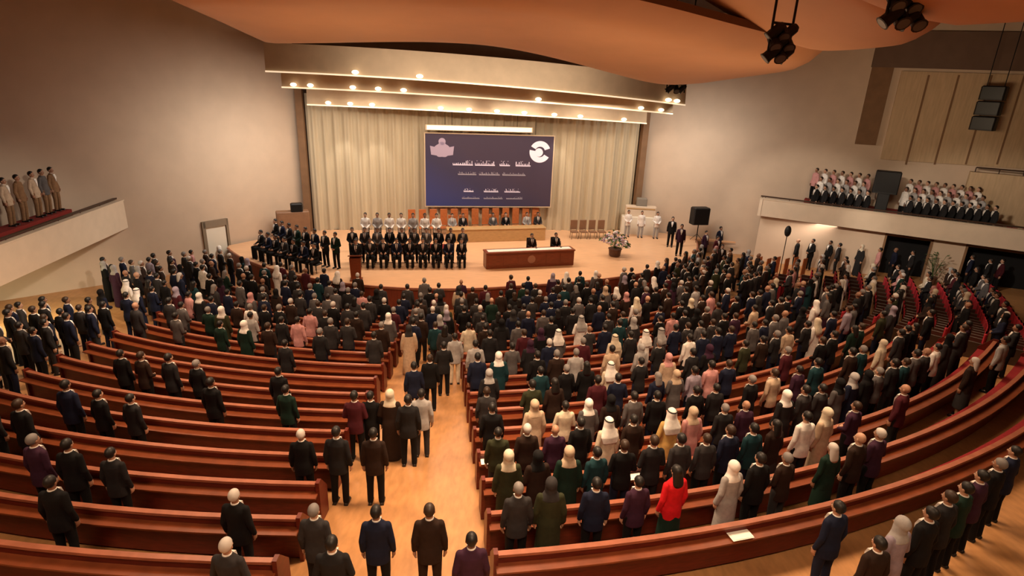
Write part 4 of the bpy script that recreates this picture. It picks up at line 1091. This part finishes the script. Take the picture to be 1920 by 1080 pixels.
mp.build('blossoms', [m_petal, fab['white']], fa); ml.build('leaves', m_leaf, fa)
# brown seats beside it
for i in range(4):
    p = atz(1076 + i * 17, 447, ST)
    make_chair('chair', 'brown chair in the row left of the flower arrangement, %s from the left' % ordw(i + 1), 'chair', (p.x, p.y, ST), YO, m_brownbox, 'brown chairs on the right stage', .1)

# black loudspeaker on a stand, stage right, with people around it
def speaker_stand(name, label, px, py, floor, hgt, wid, yaw):
    p = atz(px, py, floor)
    th = thing(name, label, 'speaker', (p.x, p.y, floor), yaw)
    a = MB(); a.bbox((0, 0, hgt + .5), (wid, .6, 1.0), 0, .05); a.build('cabinet', m_black, th)
    a = MB(); a.box((0, -.305, hgt + .5), (wid * .88, .02, .88)); a.build('grille', m_blackmetal, th)
    a = MB(); a.tube((0, 0, .1), (0, 0, hgt), .03, 10); a.build('pole', m_blackmetal, th)
    for k in range(3):
        an = k * 2.094; a = MB(); a.tube((0, 0, .45), (.42 * math.cos(an), .42 * math.sin(an), .012), .014, 8); a.build('leg', m_blackmetal, th)
    return th
speaker_stand('loudspeaker', 'large black loudspeaker on a stand at the right end of the stage', 1305, 452, ST, 1.05, 1.0, YO + math.pi)
RS = [(1262, 410, 'black'), (1279, 424, 'plum'), (1334, 418, 'black'), (1325, 436, 'plum'), (1346, 446, 'maroon'), (1352, 428, 'navy'), (1355, 462, 'dark brown')]
for i, (px, py, tp) in enumerate(RS):
    p = atz(px, py, ST + HEADZ)
    fl = ST if pol(p.x, p.y)[0] < Rst(pol(p.x, p.y)[1]) - .25 else None
    if fl is None: p = atfloor(px, py, HEADZ); fl = fzxy(p.x, p.y)
    person('suit', 'side', (p.x, p.y, fl), YO + rnd.uniform(-.5, .5), 'person in %s suit by the loudspeaker at right stage end, %s from left' % (tp, ordw(1 + sorted(r[0] for r in RS).index(px))), 'people at the right end of the stage', tp, 'black', sk=i % 3)

# ------------------------------------------------------------------ left balcony
def tier(parent_name, A, d, n, offs, zf, l0, l1, m): pass
dl = LGA + (-gnl) * 0
lt_ = [o for o in bpy.data.objects if o.name.startswith('balcony') and o.location.x < 0][0]; rt_ = [o for o in bpy.data.objects if o.name.startswith('balcony') and o.location.x > 0][0]
zl = []
LP_ = [(4, 337), (30, 332), (57, 324), (76, 322), (95, 323)]
off = 1.1; A_ = LGA - gnl * off
pts = [onplane(px, py, A_, A_ + gd) for px, py in LP_]
zt_ = sum(p.z for p in pts) / len(pts) - HEADZ
ls = [(Vector((p.x, p.y)) - A_).dot(gd) for p in pts]
def tier_box(par, O, d, n, s0, s1, o0, o1, z0, z1, m, name='tier', o0b=None, o1b=None):
    o0b = o0 if o0b is None else o0b; o1b = o1 if o1b is None else o1b
    c = [O + d * s0 - n * o0, O + d * s1 - n * o0b, O + d * s1 - n * o1b, O + d * s0 - n * o1]
    a = MB(); L = par.location; a.rings([[(p.x - L.x, p.y - L.y, z) for p in c] for z in (z0, z1)]); return a.build(name, m, par)
tier_box(lt_, LGA, gd, gnl, min(ls) - .3, 21, .80, 1.45, 2.8, zt_, m_redcarpet)
for i, (s, p) in enumerate(zip(ls, pts)):
    tp = ['beige', 'tan brown', 'beige', 'grey', 'tan brown', 'beige'][i]
    person('shirtman' if i % 2 else 'suit', 'side', (p.x, p.y, zt_), face(p.x, p.y, 4, 26), 'person in %s %s on the left balcony, %s from its front end' % (tp, 'shirt' if i % 2 else 'jacket', ordw(5 - i)), 'people standing on the left balcony', tp, 'tan brown', sk=1)
def theatre_seat(loc, rz, label, group):
    th = thing('theatre_seat', label, 'seat', loc, rz, group)
    a = MB(); a.bbox((0, .02, .42), (.46, .44, .10), 0, .03); a.build('seat', m_redseat, th)
    a = MB(); a.bbox((0, -.22, .68), (.46, .09, .56), 0, .04); a.build('backrest', m_redseat, th)
    for s in (-1, 1):
        a = MB(); a.bbox((.255 * s, 0, .31), (.045, .42, .62), 0, .015); a.build('arm', m_rail, th)
    return th
for i in range(5):
    q = LGA + gd * (ls[0] + .1 + .58 * i) - gnl * .50
    theatre_seat((q.x, q.y, 2.9), math.atan2(-gnl.x, gnl.y), 'red theatre seat on the left balcony, %s from the stage end' % ordw(i + 1), 'red seats on the left balcony')

# ------------------------------------------------------------------ right balcony choir (far, in the crowd mesh)
crowd = Crowd()
SPK = (1628, 1698)
for j in range(3):
    prev = None
    for c in range(30):
        px = 1532 + c * 16.0 + (j % 2) * 8
        if px > 1872 - j * 14: break
        if SPK[0] < px < SPK[1]: continue
        f = (px - 1535) / 335
        o_ = (.50 + .52 * j) * (.85 + .9 * f)
        A_ = RGA - gnr * o_; py = 350 + 40 * f - 15.5 * j
        p = onplane(px, py, A_, A_ + gd2)
        top = ['charcoal', 'white', 'white'][j] if (c + j) % 2 else ['black', 'light grey', 'pink'][j]
        crowd.person('suit' if j == 0 else 'shirtman', 'side', (p.x, p.y, p.z - HEADZ), face(p.x, p.y, -2, 28), top, 'black', 'brown' if j else 'black', 'white', (c + j) % 3, 1.0)
for j in range(3):   # steps under the rows
    zs = []
    for f in (0, 1):
        o_ = (.50 + .52 * j) * (.85 + .9 * f); A_ = RGA - gnr * o_; px = 1535 + 335 * f
        p = onplane(px, 350 + 40 * f - 15.5 * j, A_, A_ + gd2); zs.append((p.z - HEADZ, (Vector((p.x, p.y)) - A_).dot(gd2), o_))
    a_ = MB(); (z0, s0, o0), (z1_, s1, o1) = zs
    L = rt_.location; w0 = .25 * .85; w1 = .25 * 1.75
    c = [RGA + gd2 * (s0 - .4) - gnr * (o0 - w0), RGA + gd2 * (s1 + .6) - gnr * (o1 - w1), RGA + gd2 * (s1 + .6) - gnr * (o1 + w1 + .3), RGA + gd2 * (s0 - .4) - gnr * (o0 + w0 + .2)]
    zz = [z0, z1_, z1_, z0]
    a_.rings([[(p.x - L.x, p.y - L.y, 2.95) for p in c], [(p.x - L.x, p.y - L.y, z) for p, z in zip(c, zz)]]); a_.build('tier', m_redcarpet, rt_)
q = onplane(1662, 345, RGA - gnr * 1.0, RGA - gnr * 1.0 + gd2)
bs = thing('loudspeaker', 'tall black loudspeaker in the gap of the choir on the right balcony', 'speaker', (q.x, q.y, 3.45), math.atan2(-gnr.x, gnr.y) + math.pi)
m1 = MB(); m1.bbox((0, 0, 1.95), (1.15, .5, 1.15), 0, .05); m1.build('cabinet', m_black, bs)
m1 = MB(); m1.bbox((0, 0, .70), (.55, .36, 1.40), 0, .03); m1.build('plinth', m_black, bs)
m1 = MB(); m1.box((0, -.26, 1.95), (1.0, .02, 1.0)); m1.build('grille', m_blackmetal, bs)
for i in range(6):
    s = sR(1888, .5) + i * .62; q = rg(s, .75, 2.9)
    theatre_seat((q.x, q.y, 2.9), math.atan2(-gnr.x, gnr.y), 'dark red empty seat at the near end of the right balcony, %s from the choir' % ordw(i + 1), 'red seats on the right balcony')
a = rg(sR(1800, .5), 3.1, 6.35); b = rg(sR(2000, .5), 3.1, 6.35)
rl = thing('handrail', 'thin dark handrail at the back of the right balcony', 'handrail', (0, 0, 0))
m1 = MB(); m1.tube(tuple(a), tuple(b), .035, 8); m1.build('rail', m_rail, rl)
for i in range(5):
    c = a.lerp(b, i / 4); m1 = MB(); m1.tube((c.x, c.y, 6.10), tuple(c), .025, 8); m1.build('post', m_rail, rl)
tier_box(rt_, RGA, gd2, gnr, sR(1800, .5) - .2, sR(2000, .5) + .3, 2.9, 3.35, 2.95, 6.12, m_wallwood, 'rear_wall')

# hanging loudspeaker on the upper right wall
a0 = onR(1862, 160, 1.2); a1 = onR(1848, 245, 1.2); cc = (a0 + a1) / 2; hh = a0.z - a1.z
hs = thing('hanging_loudspeaker', 'black loudspeaker column hanging at the upper right wall', 'speaker', tuple(cc), math.atan2(-RN.x, RN.y) + math.pi - .5)
for k in range(3):
    m1 = MB(); m1.bbox((0, -.10 + .13 * (1 - k), (1 - k) * hh / 3), (1.0, .75, hh / 3 * .94), 0, .06); m1.build('speaker_box', m_black, hs)
    m1 = MB(); m1.box((0, -.49 + .13 * (1 - k), (1 - k) * hh / 3), (.86, .03, hh / 3 * .78)); m1.build('grille', m_blackmetal, hs)
for s in (-.35, .35):
    m1 = MB(); m1.tube((s, 0, hh / 2 - .05), (s, .0, CEIL - cc.z), .02, 8); m1.build('hanger', m_blackmetal, hs)

# ------------------------------------------------------------------ spotlight clusters under the canopies
m_lens = mat('spot_lens', (.10, .10, .11), .3)
def cluster(label, px, py, depth, cols, rows, sp):
    d = ray(px, py); p = CAM + d * (depth / d.y)
    th = thing('spotlight_cluster', label, 'stage light', tuple(p), .5, 'spotlight clusters among the canopies')
    m1 = MB()
    for r in range(rows): m1.tube((-sp * cols / 2, 0, (r - (rows - 1) / 2) * sp + .18), (sp * cols / 2, 0, (r - (rows - 1) / 2) * sp + .18), .03, 8)
    for s in (-1, 1): m1.tube((s * sp * cols / 2, 0, -sp * rows / 2), (s * sp * cols / 2, 0, CEIL - p.z), .03, 8)
    m1.build('rigging_frame', m_blackmetal, th)
    for r in range(rows):
        for c in range(cols):
            o = Vector(((c - (cols - 1) / 2) * sp, -.02, (r - (rows - 1) / 2) * sp)); dr = Vector((-.25, -.55, -.55)).normalized() if (r + c) % 2 else Vector((-.5, .35, -.6)).normalized()
            m1 = MB(); m1.rings([[o + dr * h + (dr.orthogonal().normalized() * math.cos(k * .5236) + dr.cross(dr.orthogonal().normalized()) * math.sin(k * .5236)) * rad for k in range(12)] for h, rad in ((-.22, .07), (-.15, .12), (.14, .125), (.2, .15))])
            can = m1.build('spot_can', m_black, th)
            m1 = MB(); m1.rings([[o + dr * h + (dr.orthogonal().normalized() * math.cos(k * .5236) + dr.cross(dr.orthogonal().normalized()) * math.sin(k * .5236)) * rad for k in range(12)] for h, rad in ((.185, .115), (.205, .115))])
            m1.build('lens', m_lens, can)
    return th
cluster('cluster of black spotlights between the two large canopies', 1462, 80, 15.0, 3, 3, .23)
cluster('larger cluster of black spotlights at the top edge, upper right', 1700, 4, 12.5, 4, 3, .27)
cluster('small dark spotlight cluster at the right tip of the reflector bands', 1268, 158, 28.5, 3, 2, .36)

# ------------------------------------------------------------------ right side: orange seats, pole, plant
for i in range(6):
    p = atfloor(1430 + i * 17, 500 + (i % 2) * 3, .9)
    make_chair('chair', 'orange leather chair in the row below the right balcony, %s from the stage' % ordw(i + 1), 'chair', (p.x, p.y, fzxy(p.x, p.y)), YO + .5, m_chair, 'orange chairs below the right balcony', .4)
p = atfloor(1463, 505, .4); g = fzxy(p.x, p.y)
pl = thing('pole_lamp', 'thin dark pole with a black lamp head below the right balcony', 'lamp', (p.x, p.y, g))
m1 = MB(); m1.lathe((0, 0, 0), [(.22, 0), (.22, .03), (.03, .06)], 16); m1.build('base', m_black, pl)
m1 = MB(); m1.tube((0, 0, .05), (0, 0, 2.45), .022, 8); m1.build('pole', m_blackmetal, pl)
m1 = MB(); m1.ell((0, 0, 2.5), (.17, .15, .30), 12, 8); m1.build('lamp_head', m_black, pl)
q = rg(sR(1762, -.1), -.15, 0); g = fzxy(q.x, q.y)
OCC.extend([(q.x + a, q.y + b) for a in (-.35, 0, .35) for b in (-.35, 0, .35)]); pp = thing('potted_plant', 'leafy green potted plant before the pale pier between the dark openings', 'plant', (q.x, q.y, g))
m1 = MB(); m1.lathe((0, 0, 0), [(.16, 0), (.24, .42), (.26, .44), (.2, .45)], 16); m1.build('pot', m_pot, pp)
ml = MB(); fr = random.Random(3)
for i in range(60):
    a = fr.uniform(0, 6.28); r = fr.uniform(.1, .42); h = fr.uniform(.7, 1.65); c = Vector((r * math.cos(a), r * math.sin(a), h)); o = Vector((math.cos(a), math.sin(a), fr.uniform(-.3, .5))) * .2; s = Vector((-math.sin(a), math.cos(a), 0)) * .05
    ml.add([c, c + o * .5 + s, c + o, c + o * .5 - s], [(0, 1, 2, 3)])
    if i % 3 == 0: ml.tube((0, 0, .43), c, .008, 5)
ml.build('foliage', m_leaf, pp)
# papers left on benches
for i, (px, py, lb) in enumerate([(1392, 1008, 'white paper lying on the last right bench'), (1165, 862, 'white paper lying on a bench ledge in the right block'), (900, 800, 'white paper on the bench end beside the aisle')]):
    k = (0, 2, 3)[i]; p = atfloor(px, py, .71); R, t = pol(p.x, p.y); x, y = P2(ROWS[k] + .13, max(t, AR + .5))
    pa_ = thing('paper_sheet', lb, 'paper', (x, y, fzxy(x, y) + .715), R_(t), 'papers on the benches')
    m1 = MB(); m1.rings([[(-.2, -.1, 0), (.2, -.1, 0), (.2, .1, 0), (-.2, .1, 0)], [(-.2, -.1, .004), (.2, -.1, .004), (.2, .1, .004), (-.2, .1, .004)]]); m1.build('sheet', m_paper, pa_)
    m1 = MB(); m1.box((.02, 0, .008), (.36, .17, .004)); m1.build('second_sheet', m_paper, pa_)

# ------------------------------------------------------------------ audience out: nearest as individuals, the rest in the crowd
MAXP = 300
for d in ROWMATES:
    x, y = d['x'], d['y']; loc = (x, y, fzxy(x, y)); yaw = toC(x, y) + rnd.uniform(-.15, .15)
    if d.get('special') or (d['vis'] and NPEOPLE < MAXP):
        lb = d.get('label') or looks(d) + ', %s from aisle, %s row from back, %s block' % (ordw(d['n']), ordw(d['k'] + 1), BLK[d['blk']])
        emit(d, loc, yaw, lb, 'audience standing in the bench rows')
    elif d['vis']:
        crowd.person(d['kind'], d['pose'], loc, yaw, d['top'], d['low'], d['hh'] if d['hh'] in hairm else 'black', d['hh'] if d['hh'] in fab else 'white', rnd.choice((0, 1, 1, 2)), rnd.uniform(.955, 1.035))
# loose front row between the first bench and the stage, and the far right corner
for i in range(70):
    t = -26 + 80 * i / 70; Rr = Rst(t) + .55 + rnd.uniform(0, .25); x, y = P2(Rr, t + rnd.uniform(-.4, .4))
    if free(x, y, .55) and (t > 46 or Rr < 14.3) and rnd.random() < (.30 if -14 < t < 26 else .8):
        OCC.append((x, y)); d = rand_look(); crowd.person(d['kind'], d['pose'], (x, y, fzxy(x, y)), toC(x, y) + rnd.uniform(-.3, .3), d['top'], d['low'], d['hh'] if d['hh'] in hairm else 'black', d['hh'] if d['hh'] in fab else 'white', rnd.choice((0, 1, 1, 2)), rnd.uniform(.95, 1.03))
def cp(x, y, d=None, jit=.3):
    d = d or rand_look(); OCC.append((x, y))
    crowd.person(d['kind'], d['pose'], (x, y, fzxy(x, y)), toC(x, y) + rnd.uniform(-jit, jit), d['top'], d['low'], d['hh'] if d['hh'] in hairm else 'black', d['hh'] if d['hh'] in fab else 'white', rnd.choice((0, 1, 1, 2)), rnd.uniform(.95, 1.03))
# the far end of the aisle is full of people
for i in range(400):
    Rr = rnd.uniform(14.2, 20.6); mg = math.degrees(.38 / Rr); t = rnd.uniform(AL + mg, AR - mg); x, y = P2(Rr, t)
    if free(x, y, .58): cp(x, y)
# between the last rows and the right balcony, near the stage
for i in range(900):
    t = rnd.uniform(46.5, 66); Rr = rnd.uniform(14.5, 19.2); x, y = P2(Rr, t)
    if free(x, y, .58) and inside(x, y) and Rr > Rst(t) + .5: cp(x, y, None, .5)
for i in range(500):
    t = rnd.uniform(-44, -20); Rr = rnd.uniform(13.6, 19); x, y = P2(Rr, t)
    if free(x, y, .58) and Rr > Rst(t) + .5 and (Vector((x, y)) - BA).dot(LN) > .55 and (x < -12.95 or Rr < 14.3): 
        d = rand_look(); d['top'] = rnd.choice(['black', 'charcoal', 'dark grey', 'navy', 'dark brown', d['top']]) if d['kind'] == 'suit' else d['top']; cp(x, y, d, .4)
for i in range(500):
    px = rnd.uniform(-20, 195); lo = 572 - px * .12; hi = 652 - px * .33; p = atfloor(px, rnd.uniform(lo, hi), HEADZ)
    if free(p.x, p.y, .55) and (Vector((p.x, p.y)) - BA).dot(LN) > .55 and p.x < -12.95:
        d = rand_look(); d.update(kind='suit', top=rnd.choice(['black', 'charcoal', 'navy', 'black', 'dark grey']), hh=rnd.choice(['black', 'black', 'brown'])); cp(p.x, p.y, d, .3)
for i in range(160):   # people standing along the wall under the right balcony
    s = rnd.uniform(2.0, 11.5); q = RGA + gd2 * s + gnr * rnd.uniform(-.15, .35)
    if free(q.x, q.y, .62): cp(q.x, q.y, None, .6)
# block of red theatre seats at the far right, a few people among them
nrow = 0
for r_i in range(11):
    Rr = 28.6 - 1.06 * r_i; n_ = 0; nrow += 1; t = 47.0
    while t < 67:
        x, y = P2(Rr, t); q = Vector((x, y)) - RGA
        if q.dot(gnr) > .55 and free(x, y, .5):
            n_ += 1; z = fz(Rr, t); OCC.append((x, y))
            theatre_seat((x, y, z), toC(x, y), 'red theatre seat, %s from the side aisle, %s row from the rear, far right block' % (ordw(n_), ordw(nrow)), 'red theatre seats in the far right block')
            xx, yy = P2(Rr - .52, t)
            if rnd.random() < .62 and inside(xx, yy) and free(xx, yy, .5): cp(xx, yy)
        t += math.degrees(.62 / Rr)
cw = crowd.build('distant_crowd')
tag(cw, 'distant crowd filling the front benches and the choir packed on the right balcony', 'crowd', None, 'stuff')
for o in PROTO_OBJS: bpy.data.objects.remove(o)
print('PEOPLE', NPEOPLE, 'crowd verts', len(crowd.v), 'objects', len(bpy.data.objects))

# ------------------------------------------------------------------ light
def area(name, loc, tgt, sx, sy, w, col):
    l = bpy.data.lights.new(name, 'AREA'); l.shape = 'RECTANGLE'; l.size = sx; l.size_y = sy; l.energy = w; l.color = col
    o = bpy.data.objects.new(name, l); COL.objects.link(o); o.location = loc
    o.rotation_euler = (Vector(tgt) - Vector(loc)).to_track_quat('-Z', 'Y').to_euler(); return o
def spot(name, loc, tgt, w, ang, col, blend=.6, rad=.15):
    l = bpy.data.lights.new(name, 'SPOT'); l.energy = w; l.spot_size = R_(ang); l.spot_blend = blend; l.color = col; l.shadow_soft_size = rad
    o = bpy.data.objects.new(name, l); COL.objects.link(o); o.location = loc
    o.rotation_euler = (Vector(tgt) - Vector(loc)).to_track_quat('-Z', 'Y').to_euler(); return o
WARM = (1, .72, .46); WARM2 = (1, .82, .64)
for s in (-6, -2, 2, 6):
    q = bp(BL / 2 + s, 5.2, 8.9); area('stage_wash', tuple(q), (q.x + OUT.x * 1.5, q.y + OUT.y * 1.5, 1), 2.5, .6, 270, WARM2)
    q = bp(BL / 2 + s, 2.6, 8.4); area('curtain_wash', tuple(q), tuple(bp(BL / 2 + s, .2, 4)), 3, .4, 34, (1, .88, .74))
for s in (2.4, 4.2, 14.6):
    q = bp(s, 1.6, 7.3); spot('curtain_scallop', tuple(q), tuple(bp(s, .2, 4.5)), 110, 50, (1, .88, .74))
q = BA + LD * 3.6 + LN * 4.8; area('wall_wash_left', (q.x, q.y, 7.6), tuple(BA + LD * 4.4) + (1.6,), 4, 1.5, 290, (1, .92, .82))
q = BB + RD * 2.8 + RN * 4.4; area('wall_wash_right', (q.x, q.y, 7.6), tuple(BB + RD * 3.2) + (3.0,), 3, 1.5, 230, (1, .92, .82))
for (x, y, w, z, sp) in ((-7, 12, 420, 10, 125), (0, 10, 600, 10, 125), (6.5, 12, 380, 10, 125), (-2, 19, 380, 10, 125), (6, 20, 340, 10, 125), (13, 18, 260, 10, 125), (1, 3, 420, 10, 125), (9, 5, 90, 10, 110), (-8, 4, 230, 10, 125), (-11, 17, 260, 8.8, 120)):  # last one added low at left to brighten the balcony front
    l = area('house_light', (x, y, z), (x, y, 0), 2.2, 2.2, w, (1, .68, .42)); l.data.spread = R_(sp)
q = bp(BL / 2, 11.0, 10.1); l = area('band_fill', tuple(q), tuple(bp(BL / 2, 4, 8.9)), 13, .3, 170, WARM2); l.data.spread = R_(110)  # added fill, no fixture: brightens the faces of the reflector bands
spot('balcony_spot', (7, 21, 10.2), (15.5, 32, 3.0), 2500, 34, (1, .86, .70), .5, .3)  # added fills without fixtures, brighten the parapets of both balconies
spot('balcony_spot', (9, 19, 10.2), (21.5, 28.4, 3.0), 3200, 36, (1, .86, .70), .5, .3)
spot('balcony_spot', (-5, 15, 10.2), (-16.8, 19, 2.8), 2500, 46, (1, .86, .70), .6, .3)
for (x, y) in ((-5, 18), (3, 18), (8, 20)):
    area('canopy_fill', (x, y, 7.5), (x, y + .5, 12), 5, 2, 60, (1, .60, .32))  # unseen uplights added in mid-air for warm floor bounce on the canopies
l = area('upper_wall_fill', (13.5, 21, 8.6), (21, 29.5, 8.6), 3, 1, 115, (1, .74, .48)); l.data.spread = R_(100)  # added fill that lifts the panelling high on the right wall
area('left_balcony_light', (-17.5, 17, 2.55), (-17.5, 17, 0), 1.2, 9, 260, (1, .97, .60))
area('right_balcony_light', tuple(rg(3.0, .1, 2.85)), tuple(rg(3.0, .1, 0)), 5, .5, 55, (1, .80, .64))
w = bpy.data.worlds.new('world'); SC.world = w; w.use_nodes = True
w.node_tree.nodes['Background'].inputs[0].default_value = (.02, .012, .008, 1); w.node_tree.nodes['Background'].inputs[1].default_value = 1.0
SC.view_settings.view_transform = 'Standard'; SC.view_settings.look = 'None'; SC.view_settings.gamma = 1; SC.view_settings.exposure = 0.0
SC.view_settings.use_curve_mapping = False
SC.cycles.max_bounces = 6; SC.cycles.diffuse_bounces = 4
SC.cycles.use_denoising = True
